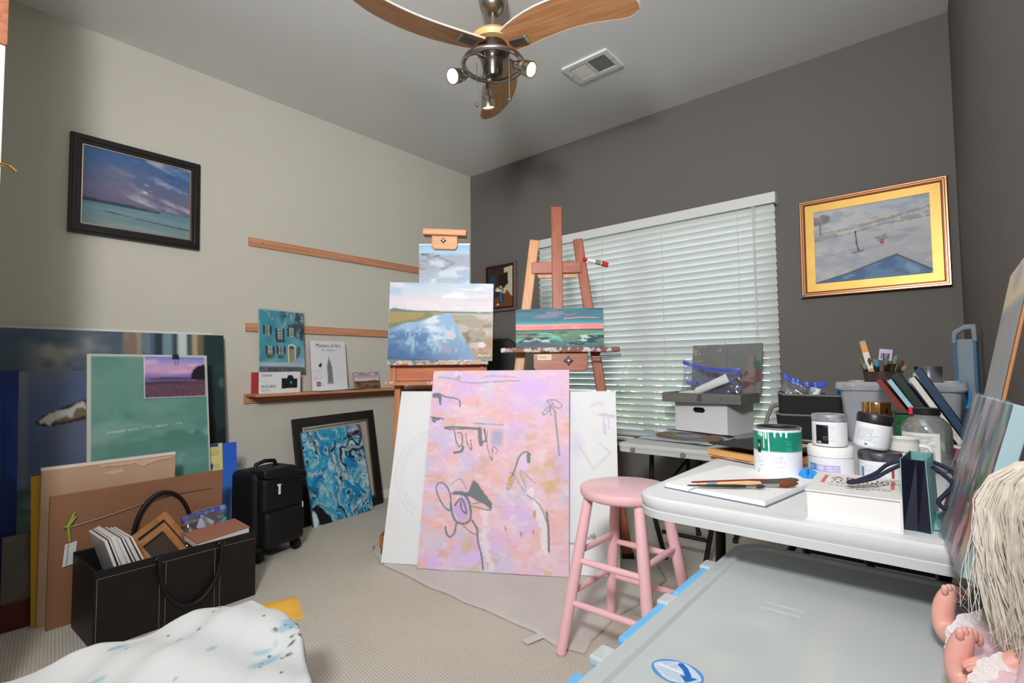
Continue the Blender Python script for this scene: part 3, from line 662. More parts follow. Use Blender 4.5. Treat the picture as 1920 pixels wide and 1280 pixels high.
def art_rust():
    a = Art(60, 50, (104, 98, 90)); a.tex(4, 4, (116, 108, 98), 2, .5, .2, .7); a.mix(a.reg(-1, 2, .70, 2, .02), (96, 36, 36)); a.tex(6, 3, (74, 28, 30), 5, .5, .2, .7, a.reg(-1, 2, .72, 2)); return a
canvas('taupe_panel', 'low taupe panel with a maroon bottom strip on the floor at the far left', 'painting', .553, -2.93, 0, 90, 3, 0, .44, .365, art_rust(), .012, (70, 60, 56))
def art_green():
    a = Art(150, 250, (104, 150, 138)); a.tex(3, 5, (86, 138, 126), 2, .48, .2, .8); a.tex(2, 9, (134, 172, 160), 6, .52, .18, .7, a.reg(-1, 2, .25, .7, .1)); a.tex(2, 12, (70, 124, 110), 9, .52, .12, .7, a.reg(-1, 2, .3, .55, .08)); a.tex(3, 14, (196, 212, 200), 14, .66, .06, .8, a.reg(.2, .9, .26, .36, .04)); a.tex(5, 8, (124, 150, 120), 17, .55, .15, .6, a.reg(-1, 2, -1, .2, .1))
    a.stroke([(.15, .345), (.4, .335), (.75, .325)], .008, (216, 226, 214), .5, .6, .02); a.mix(a.reg(-1, 2, .40, 2, .06)*.5, (92, 140, 132)); a.tex(4, 9, (150, 190, 196), 21, .5, .15, .8, a.reg(.7, 2, .36, .5, .06)); a.mix(1-a.reg(.028, .985, .010, 2, .008), (196, 198, 190)); return a
canvas('sea_green_canvas', 'sea-green canvas with a clipped sunset photo on its upper right corner', 'painting', .442, -2.606, 0, 90, 9.4, -.4, .52, 1.112, art_green(), .02, (206, 204, 196))
def art_sunset_photo():
    a = Art(76, 58, (130, 120, 190)); a.grad([(0, (120, 130, 205)), (.22, (190, 160, 205)), (.38, (206, 160, 196)), (.52, (120, 104, 176)), (.56, (96, 88, 140)), (.58, (130, 110, 150)), (.64, (70, 52, 76)), (.72, (104, 70, 92)), (1, (74, 50, 66))], .05); a.tex(3, 7, (236, 186, 204), 5, .52, .15, .7, a.reg(-1, 2, .08, .42, .1), rot=-.3)
    a.poly([(.1, .54), (.4, .51), (.75, .55), (.75, .57), (.1, .57)], (70, 66, 110)); a.poly([(.74, .56), (.78, .36), (.86, .24), (1, .2), (1, .6)], (26, 24, 34), 1, .05); a.poly([(0, .78), (.5, .66), (1, .58), (1, 1), (0, 1)], (98, 66, 84), .8); a.tex(40, 40, (140, 104, 120), 8, .55, .1, .5, a.reg(-1, 2, .7, 2)); a.mix(1-a.reg(.012, .988, .016, .984, .01), (226, 224, 226)); return a
def wall_pt(x0, tilt, y, v): return (x0-v*math.sin(R(tilt)), y, v*math.cos(R(tilt)))
pp = wall_pt(.446, 9.4, -2.493, .885)
canvas('sunset_photo', 'small photo print of a purple beach sunset clipped to the sea-green canvas', 'photo', pp[0]+.0015, pp[1], pp[2], 90, 9.4, -.6, .285, .22, art_sunset_photo(), .0008, (226, 224, 226), art_mat('print_flat', .45, .3, 0), face='photo_print', body='paper')
cp = thing('binder_clip', 'black binder clip holding the sunset photo', 'clip')
obj('clip_body', MB().slab_xz([(-.017, -.022), (.017, -.022), (.012, .004), (-.012, .004)], -.006, .026), blk, cp, bevel=.002)
obj('clip_wire', MB().tube([(-.008, -.007, -.02), (-.006, -.009, -.05), (.006, -.009, -.05), (.008, -.007, -.02)], .0012, 6), mat('wire_steel', (170, 170, 175), .3, 1), cp)
pose(cp, pp[0]-.220*math.sin(R(9.4))+.003, -2.492, .885*math.cos(R(9.4))+.222, 90, 9.4)
# posters beside the sea-green canvas
def art_blue():
    a = Art(40, 80, (52, 100, 210)); a.grad([(0, (48, 96, 214)), (.35, (60, 116, 214)), (.6, (120, 166, 216)), (1, (150, 178, 206))], .04); return a
canvas('blue_poster', 'blue sky poster sheet to the right of the sea-green canvas', 'poster', .375, -2.35, 0, 90, 6.5, -.5, .305, .612, art_blue(), .004, (60, 100, 200), art_mat('print_flat', .45, .3, 0), face='poster_print', body='card')
def art_flyer():
    a = Art(30, 46, (222, 214, 138)); a.mix(a.reg(.2, .75, -1, .12, .03), (40, 70, 140)); a.lines((.08, .9, .18, .45), 5, (120, 116, 80), 3); a.poly([(.1, .8), (.45, .72), (.4, .95), (.15, .98)], (50, 84, 130)); a.lines((.5, .92, .75, .95), 3, (120, 116, 80), 5); return a
fp = wall_pt(.381, 6.5, -2.312, .47)
canvas('yellow_flyer', 'pale yellow flyer in front of the blue sky poster', 'flyer', fp[0]+.001, fp[1], fp[2], 90, 6.5, 0, .085, .145, art_flyer(), .0008, (222, 214, 138), art_mat('print_flat', .45, .3, 0), face='flyer_print', body='paper')
canvas('yellow_card', 'bright yellow card edge showing behind the tan stretched panel', 'card', .574, -2.83, 0, 93, 1, 1.2, .47, .60, None, .006, (206, 160, 40))
# tan panel with torn paper
kraft = mat('kraft_paper', (190, 156, 128), .75, var=.06, vscale=5)
tp = thing('tan_panel', 'tan paper-backed panel with a torn white-edged top, standing behind the brown board', 'panel')
obj('paper_back', MB().box(-.239, .239, 0, .018, 0, .617), kraft, tp, bevel=.001)
obj('white_edge', MB().box(-.240, .240, .001, .019, .617, .628), mat('canvas_edge', (222, 216, 206), .7), tp)
rs = random.Random(3); tear = [(.236, .612)]
for k in range(17): tear.append((.225-k*.0165, .606-.012*rs.random()-(.016 if 4 < k < 9 else 0)))
tear += [(-.06, .612)]
obj('torn_flap', MB().slab_xz(tear, -.0035, -.001), mat('kraft_torn', (206, 176, 150), .8), tp)
obj('torn_patch', MB().slab_xz([(-.05, .575), (.03, .585), (.035, .57), (0, .562)], -.002, -.0005), MATS['kraft_torn'], tp)
pose(tp, .592, -2.812, 0, 93.6, 0, 0)
# brown board
bb = thing('brown_board', 'brown wrapped board with hanging wire and paper tag behind the leather tote', 'panel')
obj('wrapped_board', MB().box(-.325, .325, 0, .014, 0, .52), mat('brown_wrap', (142, 100, 72), .55, var=.08, vscale=3, bump=.25, bscale=9), bb, bevel=.002)
obj('hanging_wire', MB().tube([(-.28, -.004, .385), (-.16, -.006, .40), (0, -.006, .43), (.12, -.006, .445), (.28, -.004, .44)], .002, 6), MATS['wire_steel'], bb)
rb = obj('green_ribbon', MB().tube([(-.262, -.008, .33), (-.267, -.010, .38), (-.272, -.010, .40)], .004, 6).tube([(-.27, -.01, .39), (-.245, -.012, .43)], .004, 6).tube([(-.27, -.01, .395), (-.25, -.012, .445)], .004, 6).tube([(-.275, -.01, .39), (-.285, -.012, .40)], .003, 6), mat('lime_ribbon', (158, 178, 66), .6), bb)
tg = obj('paper_tag', MB().slab_xz([(-.283, .235), (-.245, .240), (-.238, .328), (-.276, .323)], -.007, -.006), mat('tag_paper', (214, 216, 214), .7), bb)
text('tag_writing', 'Evening at Low Tide', .0095, ink, tg, (-.268, -.0075, .242), (R(90), R(-90+4), 0))
pose(bb, .648, -2.706, 0, 93.4, 0, 0)

# ================================================================ leather tote and contents
lea = mat('black_leather', (15, 12, 12), .5, var=.15, vscale=14, bump=.12, bscale=240)
tt = thing('leather_tote', 'black leather magazine tote with looped handles on the carpet', 'tote bag')
L_, D_, H_ = .292, .30, .285
obj('front_panel', MB().box(-L_, L_, 0, .008, 0, H_), lea, tt, bevel=.003)
obj('back_panel', MB().box(-L_, L_, D_-.008, D_, 0, H_+.01), lea, tt, bevel=.003)
for s in (-1, 1): obj('side_panel', MB().box(min(s*L_, s*(L_-.008)), max(s*L_, s*(L_-.008)), .008, D_-.008, 0, H_), lea, tt, bevel=.002)
obj('base_panel', MB().box(-L_+.008, L_-.008, .008, D_-.008, 0, .008), lea, tt)
st = mat('stitching', (150, 134, 118), .7)
for a in (((-.285, -.001, .255), (.285, -.001, .255)), ((-.085, -.001, .005), (-.085, -.001, .255)), ((-.064, -.001, .005), (-.064, -.001, .255)), ((.118, -.001, .005), (.118, -.001, .255)), ((.139, -.001, .005), (.139, -.001, .255)), ((-.284, -.001, .005), (-.284, -.001, .255))):
    obj('seam', MB().cyl(a[0], a[1], .0008, n=5), st, tt)
for yy, sgn, nm in ((-.012, -1, 0), (D_+.012, 1, 1)):
    pts = []
    for k in range(21):
        a = math.pi*k/20
        zz = H_-.035-.19*math.sin(a)*1.0 if nm == 0 else H_-.02+.20*math.sin(a)
        pts.append((.025-.115*math.cos(a), yy-.006*math.sin(a)*(-sgn), zz))
    if nm == 0: pts = [(-.090, -.008, H_-.005)]+pts+[(.14, -.008, H_-.005)]
    hd = obj('handle', MB().tube(pts, .0085, 10), lea, tt, smooth=50)
    for px_ in (-.09, .14): obj('handle_ring', MB().tube([(px_+.014*math.cos(q), yy*.7, H_-.018+.014*math.sin(q)) for q in [2*math.pi*i/14 for i in range(14)]], .002, 6, True), mat('wire_dark', (90, 84, 80), .3, 1), hd)
pose(tt, .985, -2.656, 0, 92.4)
TM = Matrix.Rotation(R(92.4), 4, 'Z'); TM.translation = (.985, -2.656, 0)
cols = [(196, 200, 200), (120, 60, 52), (222, 224, 226), (200, 204, 210), (84, 74, 70), (214, 212, 206), (150, 84, 70)]
labs = ['grey-spined magazine, leftmost in the leather tote', 'rust-brown magazine, second in the leather tote', 'thick white magazine, third in the leather tote', 'pale blue-grey magazine, fourth in the leather tote', 'dark-covered magazine, fifth in the leather tote', 'cream magazine, sixth in the leather tote', 'red-edged magazine, nearest the wooden frame in the leather tote']
for k in range(7):
    th = (.008, .006, .015, .008, .006, .010, .007)[k]
    t = thing('magazine', labs[k], 'magazine', group='magazines in the leather tote')
    hh = .29+.012*((k*37) % 5)/5
    obj('pages', MB().box(-th/2, th/2, 0, .215, 0, hh), mat('page_white', (226, 225, 220), .7, var=.05, vscale=60), t, bevel=.001)
    obj('cover', MB().box(-th/2-.001, -th/2, 0, .217, -.001, hh+.001).box(th/2, th/2+.001, 0, .217, -.001, hh+.001), mat('cover_%d' % k, cols[k], .35), t)
    t.matrix_world = TM @ Matrix.Translation((-.165+.0185*k, .045+.004*(k % 3), .098)) @ Matrix.Rotation(R(-17-1.0*k), 4, 'Y')
goldwood = wood('honey_frame', (150, 98, 52), (184, 130, 80), (10, 10, 10), .4)
for k, (x, y, z, rol, tl, w, h, lb) in enumerate(((.062, .09, .112, 30, 20, .14, .27, 'honey-coloured wooden picture frame tilted in the leather tote'), (.088, .15, .122, 34, 22, .17, .29, 'larger dark-backed wooden frame behind it in the leather tote'))):
    t = thing('spare_frame', lb, 'picture frame', group='spare frames in the leather tote')
    obj('frame', MB().frame(-w/2, w/2, 0, h, .026, 0, .018), goldwood, t, bevel=.002)
    obj('backing', MB().box(-w/2+.01, w/2-.01, .014, .017, .01, h-.01), mat('dark_backing', (64, 52, 44), .7), t)
    t.matrix_world = TM @ Matrix.Translation((x, y, z)) @ Matrix.Rotation(R(-tl), 4, 'X') @ Matrix.Rotation(R(-rol+4*k), 4, 'Y')
t = thing('sketch_folder', 'white-edged book lying across the right end of the leather tote', 'book')
obj('pages', MB().box(-.105, .105, 0, .15, .003, .028), MATS['page_white'], t, bevel=.001)
obj('cover', MB().box(-.108, .108, -.003, .152, 0, .003).box(-.108, .108, -.003, .152, .028, .031), mat('rust_cover', (168, 112, 88), .5), t)
t.matrix_world = TM @ Matrix.Translation((.165, .02, .268)) @ Matrix.Rotation(R(4), 4, 'X') @ Matrix.Rotation(R(-4), 4, 'Y')
clear = film('clear_bag', (235, 240, 250), .10, .08, .5)
def zip_bag(name, label, w, h, m4, seed, zipc=(40, 84, 200), tilt_zip=0):
    """crumpled clear zip bag; local x across, z up, zip along the top"""
    rs = random.Random(seed); ph = [rs.uniform(0, 6) for _ in range(6)]
    t = thing(name, label, 'plastic bag')
    def surf(side):
        def f(u, v):
            b = math.sin(math.pi*u)**.5*math.sin(math.pi*min(v*.9+.05, 1))**.7
            wz = .010*math.sin(7*u+ph[0]+3*v)+.007*math.sin(13*v+ph[1]+5*u)+.004*math.sin(23*u+11*v+ph[2])
            return ((u-.5)*w*(1-.06*v)+.008*math.sin(9*v+ph[3]), side*(.026*b)+wz*(1 if side > 0 else .6), v*h+tilt_zip*(u-.5)*v+.02*math.sin(3.1*u+ph[4])*v)
        return f
    obj('bag_film', MB().grid(surf(1), 26, 20).grid(surf(-1), 26, 20), clear, t, smooth=70)
    f = surf(1)
    zp = [f(u/24, .93) for u in range(25)]
    mb = MB()
    vs = []
    for p in zp: vs += [(p[0], p[1]-.004, p[2]-.011), (p[0], p[1]-.004, p[2]+.011), (p[0], p[1]+.004, p[2]+.011), (p[0], p[1]+.004, p[2]-.011)]
    fs = []
    for i in range(24):
        a = 4*i; b = a+4
        fs += [(a, b, b+1, a+1), (a+1, b+1, b+2, a+2), (a+2, b+2, b+3, a+3), (a+3, b+3, b, a)]
    mb.add(vs, fs)
    obj('zip_strip', mb, mat('zip_blue_%d' % zipc[2], zipc, .3), t, smooth=60)
    t.matrix_world = m4
    return t
zip_bag('zip_bag', 'clear zip bag with a blue strip at the right of the leather tote', .21, .125, TM @ Matrix.Translation((.175, .20, .24)) @ Matrix.Rotation(R(8), 4, 'Z') @ Matrix.Rotation(R(-30), 4, 'X'), 4, (44, 78, 190), .03)
for k, (x, c, lb) in enumerate(((.15, (222, 226, 230), 'white card inside the zip bag in the leather tote'), (.21, (70, 150, 160), 'teal paint tube inside the zip bag in the leather tote'))):
    if k == 0: o = obj('small_card', MB().box(-.035, .035, -.001, .001, 0, .06), mat('card_white', c, .6))
    else: o = obj('paint_tube', MB().lathe([(.006, 0), (.006, .012), (.014, .016), (.014, .07), (.002, .085)], 14), mat('tube_teal', c, .35), smooth=40)
    tag(o, lb, 'card' if k == 0 else 'paint tube'); o.matrix_world = TM @ Matrix.Translation((x, .205, .285-.02*k)) @ Matrix.Rotation(R(35 if k == 0 else 50), 4, 'Y') @ Matrix.Rotation(R(-30), 4, 'X')

# ================================================================ suitcase
nyl = mat('black_nylon', (14, 14, 15), .6, var=.15, vscale=30, bump=.15, bscale=400); nyl2 = mat('black_nylon_trim', (22, 21, 23), .45)
su = thing('rolling_case', 'black nylon rolling case with a silver zip pull between tote and swirl painting', 'suitcase')
obj('case_body', MB().box(-.145, .145, .03, .23, .045, .47), nyl, su, bevel=.03, seg=4)
up_ = obj('upper_pocket', MB().box(-.125, .135, -.02, .06, .25, .44), nyl, su, bevel=.025, seg=4)
lo_ = obj('lower_pocket', MB().box(-.12, .13, -.035, .06, .07, .26), nyl, su, bevel=.025, seg=4)
obj('top_flap', MB().slab_xz([(-.13, .44), (.15, .40), (.15, .435), (.0, .485), (-.13, .485)], -.03, .10), nyl2, su, bevel=.012, seg=3)
obj('zip_line', MB().tube([(-.12, -.024, .395), (0, -.026, .405), (.13, -.024, .39)], .003, 6), nyl2, su)
obj('zip_pull', MB().slab_xz([(-.045, .345), (-.033, .345), (-.033, .39), (-.028, .398), (-.05, .402), (-.052, .392), (-.045, .388)], -.033, -.028), mat('zip_silver', (236, 236, 232), .3), su, bevel=.001)
obj('pocket_pull', MB().slab_xz([(.105, .245), (.110, .245), (.110, .275), (.105, .275)], -.042, -.038), MATS['zip_silver'], su)
obj('carry_handle', MB().tube([(-.09, .10, .47), (-.085, .10, .50), (-.03, .10, .512), (.03, .10, .505), (.045, .10, .47)], .011, 8), nyl2, su, smooth=60)
obj('side_strap', MB().tube([(.15, .06, .40), (.165, .05, .38), (.168, .05, .30), (.16, .06, .22), (.15, .07, .15)], .006, 6), nyl2, su)
for x in (-.12, .12):
    wh = obj('wheel', MB().cyl((x-.012, .03, .032), (x+.012, .03, .032), .032, n=20), mat('black_rubber', (22, 22, 22), .6), su, smooth=40)
    obj('wheel_housing', MB().box(x-.02, x+.02, .015, .06, .035, .085), nyl2, wh, bevel=.006)
for x in (-.12, .12): obj('rear_foot', MB().box(x-.015, x+.015, .19, .22, 0, .05), nyl2, su)
pose(su, .595, -2.068, 0, 104)

# ================================================================ swirl painting and frame behind it
fr_ = thing('empty_frame', 'large black frame with silver lip leaning on the wall behind the blue swirl painting', 'picture frame')
obj('frame', MB().frame(-.341, .341, 0, .70, .062, 0, .03), mat('espresso_frame', (38, 32, 30), .35, var=.15), fr_, bevel=.005)
obj('silver_lip', MB().frame(-.279, .279, .062, .638, .012, .003, .028), mat('silver_lip', (222, 205, 180), .25, 1), fr_)
obj('mount_board', MB().box(-.268, .268, .018, .026, .073, .627), mat('mount_grey', (176, 172, 168), .8), fr_)
pose(fr_, .168, -1.402, 0, 97.5, 8.6, 1)
def art_swirl():
    a = Art(150, 190, (120, 190, 210)); 
    wu = (a.noise(3, 3, 1)-.5)*.9; wv = (a.noise(3, 3, 2)-.5)*.7
    u, v = a.u+wu, a.v+wv
    n1 = a.noise(7, 3.2, 5, 5, u, v); n2 = a.noise(9, 4, 8, 5, u*1.1+wv, v); n3 = a.noise(16, 6, 11, 4, u+wv*.5, v+wu*.4)
    a.mix(np.clip((n1-.46)*7, 0, 1), (178, 214, 222)); a.mix(np.clip((n2-.5)*9, 0, 1), (24, 132, 190)); a.mix(np.clip((.43-n1)*10, 0, 1), (44, 160, 200)); a.mix(np.clip((n3-.56)*12, 0, 1), (206, 226, 230))
    a.mix(np.clip((.40-n2)*13, 0, 1), (30, 40, 56)); a.mix(np.clip((.035-np.abs(n1-.52))*40, 0, 1)*.6*(n3 > .45), (20, 30, 44)); a.mix(np.clip((.02-np.abs(n2-.47))*60, 0, 1)*.7, (226, 234, 236)); a.mix(np.clip((n3-.62)*14, 0, 1)*.6, (150, 140, 160))
    a.blob(.74, .42, .13, .07, (24, 120, 190), .8, .4); a.poly([(.0, .8), (.1, .78), (.25, .93), (.3, 1), (.12, 1)], (18, 22, 30), 1, .04); a.blob(.03, .93, .05, .1, (220, 232, 236), .9); return a
canvas('swirl_painting', 'blue and black marbled swirl painting leaning on the large black frame', 'painting', .236, -1.455, 0, 96, 12.6, 1.5, .485, .615, art_swirl(), .018, (60, 80, 96))

# ================================================================ cloth-covered seat and envelope in the foreground
poly_ = [(1.985, -3.36), (1.935, -2.86), (2.00, -2.80), (2.20, -2.775), (2.62, -2.95), (2.62, -3.40)]
def sdist(x, y):
    d = 9; ins = False; n = len(poly_)
    for i in range(n):
        (x0, y0), (x1, y1) = poly_[i], poly_[(i+1) % n]
        dx, dy = x1-x0, y1-y0; t = max(0, min(1, ((x-x0)*dx+(y-y0)*dy)/(dx*dx+dy*dy))); d = min(d, math.hypot(x-x0-t*dx, y-y0-t*dy))
        if (y0 > y) != (y1 > y) and x < (x1-x0)*(y-y0)/(y1-y0)+x0: ins = not ins
    return d if ins else -d
def art_cloth():
    a = Art(150, 130, (222, 225, 226)); a.tex(5, 5, (204, 210, 214), 3, .5, .25, .5)
    a.dabs(34, [(150, 190, 204), (120, 170, 196), (176, 200, 208)], .022, .008, 5, alpha=.6, rot=.9); a.dabs(70, [(40, 44, 54), (60, 60, 66), (30, 32, 40)], .007, .0028, 8, alpha=.95, rot=.7); a.dabs(10, [(236, 170, 176), (214, 180, 160)], .012, .008, 9, alpha=.6); a.dabs(6, [(60, 110, 190), (90, 130, 190)], .012, .007, 19, alpha=.8)
    a.dabs(34, [(24, 26, 30), (50, 52, 54)], .006, .006, 12, (.40, .56, .06, .3)); a.dabs(6, [(120, 180, 210)], .02, .04, 22, (.40, .55, .1, .35), alpha=.5); return a
def cloth_fn(u, v):
    x = 1.82+u*.92; y = -2.66-v*.86
    d = sdist(x, y)
    wr = .007*math.sin(19*x+9*y)+.006*math.sin(31*y-14*x+1)+.004*math.sin(47*x+33*y)
    s = max(0, min(1, (d+.035)/.055)); s = s*s*(3-2*s)
    z = s*(.425+.015*min(1, max(0, d)/.2)+wr)
    a = math.atan2(y+3.08, x-2.25); z += (1-s)*s*.05*math.sin(14*a)
    return (x+.012*math.sin(14*a)*(1-s), y+.012*math.cos(12*a)*(1-s), max(z, .003+.0015*math.sin(40*x)*math.sin(40*y)))
cl_ = art_surface('paint_cloth', art_cloth(), cloth_fn, art_mat('cotton_cloth', .9, .1, .2), smooth=True)
tag(cl_, 'white paint-spattered drop cloth draped over a low seat in the left foreground', 'drop cloth')
en = thing('padded_envelope', 'yellow padded envelope poking out from under the white drop cloth', 'envelope')
def env(side):
    def f(u, v):
        b = .012*(math.sin(math.pi*u)*math.sin(math.pi*v))**.5
        return ((u-.5)*.16, (v-.5)*.25, side*b+.004*math.sin(8*u+6*v))
    return f
obj('envelope_body', MB().grid(env(1), 14, 18).grid(env(-1), 14, 18), mat('envelope_yellow', (226, 172, 62), .6, var=.05, vscale=8), en, smooth=60)
obj('envelope_seam', MB().box(-.078, .078, -.112, -.108, .002, .006), mat('seam_tan', (206, 150, 52), .6), en)
en.matrix_world = Matrix.Translation((1.991, -2.82, .375)) @ Matrix.Rotation(R(-20), 4, 'Z')

# ================================================================ back wall pictures
def art_still():
    a = Art(64, 78, (58, 40, 30)); a.tex(4, 4, (78, 54, 36), 2, .5, .2, .7); a.mix(a.reg(.05, .35, .2, .6, .08), (44, 66, 96)); a.poly([(.66, .04), (1, .0), (1, 1), (.85, .8), (.7, .5), (.8, .42), (.66, .2)], (206, 196, 168), 1, .02); a.poly([(.42, .22), (.8, .14), (.82, .44), (.5, .52)], (36, 24, 20), 1, .02)
    a.poly([(.3, .78), (.8, .6), (1, .8), (1, 1), (.25, 1)], (120, 72, 36), 1, .03); a.poly([(.46, .66), (.66, .63), (.66, .86), (.5, .9)], (36, 74, 120), 1, .02); a.stroke([(.52, .68), (.56, .86)], .03, (110, 160, 200), .8); a.dabs(20, [(226, 226, 176), (236, 238, 210), (170, 180, 110)], .055, .03, 6, (.38, .74, .48, .64), alpha=.9); a.blob(.42, .93, .06, .03, (226, 224, 190)); return a
picture('still_life', 'small framed still life of white flowers in a blue vase on the charcoal wall', .378, -.032, 1.507, 0, 1, 0, .377, .436, art_still(), .022, mat('taupe_frame', (118, 98, 90), .4, var=.25, vscale=30), lip=None, liner=mat('navy_liner', (26, 26, 40), .6), liner_w=.016)
def art_pool():
    a = Art(150, 110, (188, 192, 200)); a.grad([(0, (190, 198, 210)), (.3, (206, 208, 208)), (.45, (190, 192, 198)), (1, (186, 188, 196))], .05); a.tex(7, 9, (212, 210, 206), 3, .5, .2, .7); a.tex(6, 12, (160, 170, 186), 6, .54, .12, .6); a.tex(5, 6, (150, 176, 208), 9, .58, .1, .6, a.reg(.6, 2, -1, .2, .1))
    a.stroke([(0, .32), (.35, .29), (.65, .24), (1, .16)], .022, (168, 150, 128), .75, .6, .03); a.stroke([(0, .40), (.35, .36), (.6, .30), (1, .28)], .012, (140, 144, 150), .7, .6, .02); a.stroke([(0, .37), (.2, .35)], .035, (150, 156, 160), .7); a.blob(.84, .26, .09, .03, (150, 160, 174), .7)
    a.dabs(26, [(150, 140, 140), (128, 124, 128)], .035, .03, 5, (0, .12, .06, .18), alpha=.6); a.stroke([(.055, .16), (.06, .32)], .014, (120, 116, 120), .9); a.stroke([(.38, .34), (.385, .50), (.40, .60)], .012, (70, 72, 82), .95, .5); a.stroke([(.35, .63), (.44, .61)], .014, (110, 108, 120), .8); a.blob(.37, .27, .06, .035, (176, 194, 196), .8); a.dabs(8, [(130, 138, 130), (110, 112, 110)], .025, .02, 7, (.56, .64, .44, .5)); a.blob(.605, .535, .022, .025, (190, 84, 80), .95)
    a.stroke([(0, .60), (.4, .55), (.75, .43), (1, .52)], .01, (206, 206, 208), .7); a.poly([(0, .995), (.3, .90), (.72, .72), (1, .96), (1, 1.1), (0, 1.1)], (110, 146, 182), 1, .01); a.tex(6, 7, (80, 110, 150), 13, .5, .15, .7, a.pmask([(0, .995), (.3, .90), (.72, .72), (1, .96), (1, 1.1), (0, 1.1)])); a.tex(7, 8, (150, 184, 214), 15, .55, .12, .7, a.pmask([(.2, .96), (.5, .84), (.72, .75), (.9, .92), (.9, 1.1)])); a.stroke([(0, .99), (.3, .895), (.72, .715), (1, .955)], .014, (84, 96, 104), .9, .5); return a
goldm = mat('gold_leaf', (228, 184, 100), .42, .45, var=.06, vscale=12)
brz = mat('bronze_moulding', (126, 70, 40), .35, .5); rose = mat('rose_gold_moulding', (224, 170, 124), .3, .8)
gp = picture('gold_framed_pool', 'gold-framed painting of a snowy swimming pool on the charcoal wall', 3.093, -.036, 1.402, 0, 1, 0, .672, .567, art_pool(), .030, brz, depth=.034, liner=goldm, liner_w=.044, steps=[(.004, .008, rose, -.004), (.015, .006, rose, -.003)])
obj('blue_tape', MB().box(-.337, -.318, -.006, -.001, -.001, .012), mat('painters_tape', (60, 110, 190), .6), gp)

# ================================================================ floor drop cloth
dc = [(.855, -1.66), (.93, -1.72), (1.15, -1.795), (1.34, -1.80), (1.528, -1.82), (1.658, -1.812), (1.76, -1.825), (1.892, -1.815), (2.048, -1.826), (2.154, -1.827), (2.275, -1.857), (2.378, -1.83), (2.352, -1.74), (2.348, -1.653), (2.33, -1.53), (2.352, -1.392), (2.34, -1.05), (2.2, -.86), (1.6, -.95), (1.0, -1.35)]
sh_ = MB(); n = len(dc); rs = random.Random(5)
cx_, cy_ = sum(p[0] for p in dc)/n, sum(p[1] for p in dc)/n
rings = [1, .97, .85, .6, .3]
vs = [(cx_+(x-cx_)*k, cy_+(y-cy_)*k, (.003 if k == 1 else .006+.003*rs.random())) for k in rings for x, y in dc]+[(cx_, cy_, .006)]
fs = [(r*n+i, r*n+(i+1) % n, (r+1)*n+(i+1) % n, (r+1)*n+i) for r in range(4) for i in range(n)]+[(4*n+i, 4*n+(i+1) % n, 5*n) for i in range(n)]
clo = thing('floor_drop_cloth', 'grey canvas drop cloth spread on the carpet under the pink canvas', 'drop cloth')
o = obj('cloth_sheet', sh_.add(vs, fs), mat('canvas_cloth', (212, 207, 202), .9, var=.05, vscale=4, bump=.2, bscale=30), clo, smooth=80)
sd = o.modifiers.new('thickness', 'SOLIDIFY'); sd.thickness = .002; sd.offset = -1
hm = MB().tube([(x, y, .006) for x, y in dc[2:12]], .004, 6)
obj('rolled_hem', hm, MATS['canvas_cloth'], clo, smooth=60)
obj('white_label', MB().box(-.018, .018, -.05, .05, .0, .001), mat('tag_paper', (214, 216, 214), .7), clo, loc=(2.182, -1.865, .006), rot=(0, 0, R(-14)))

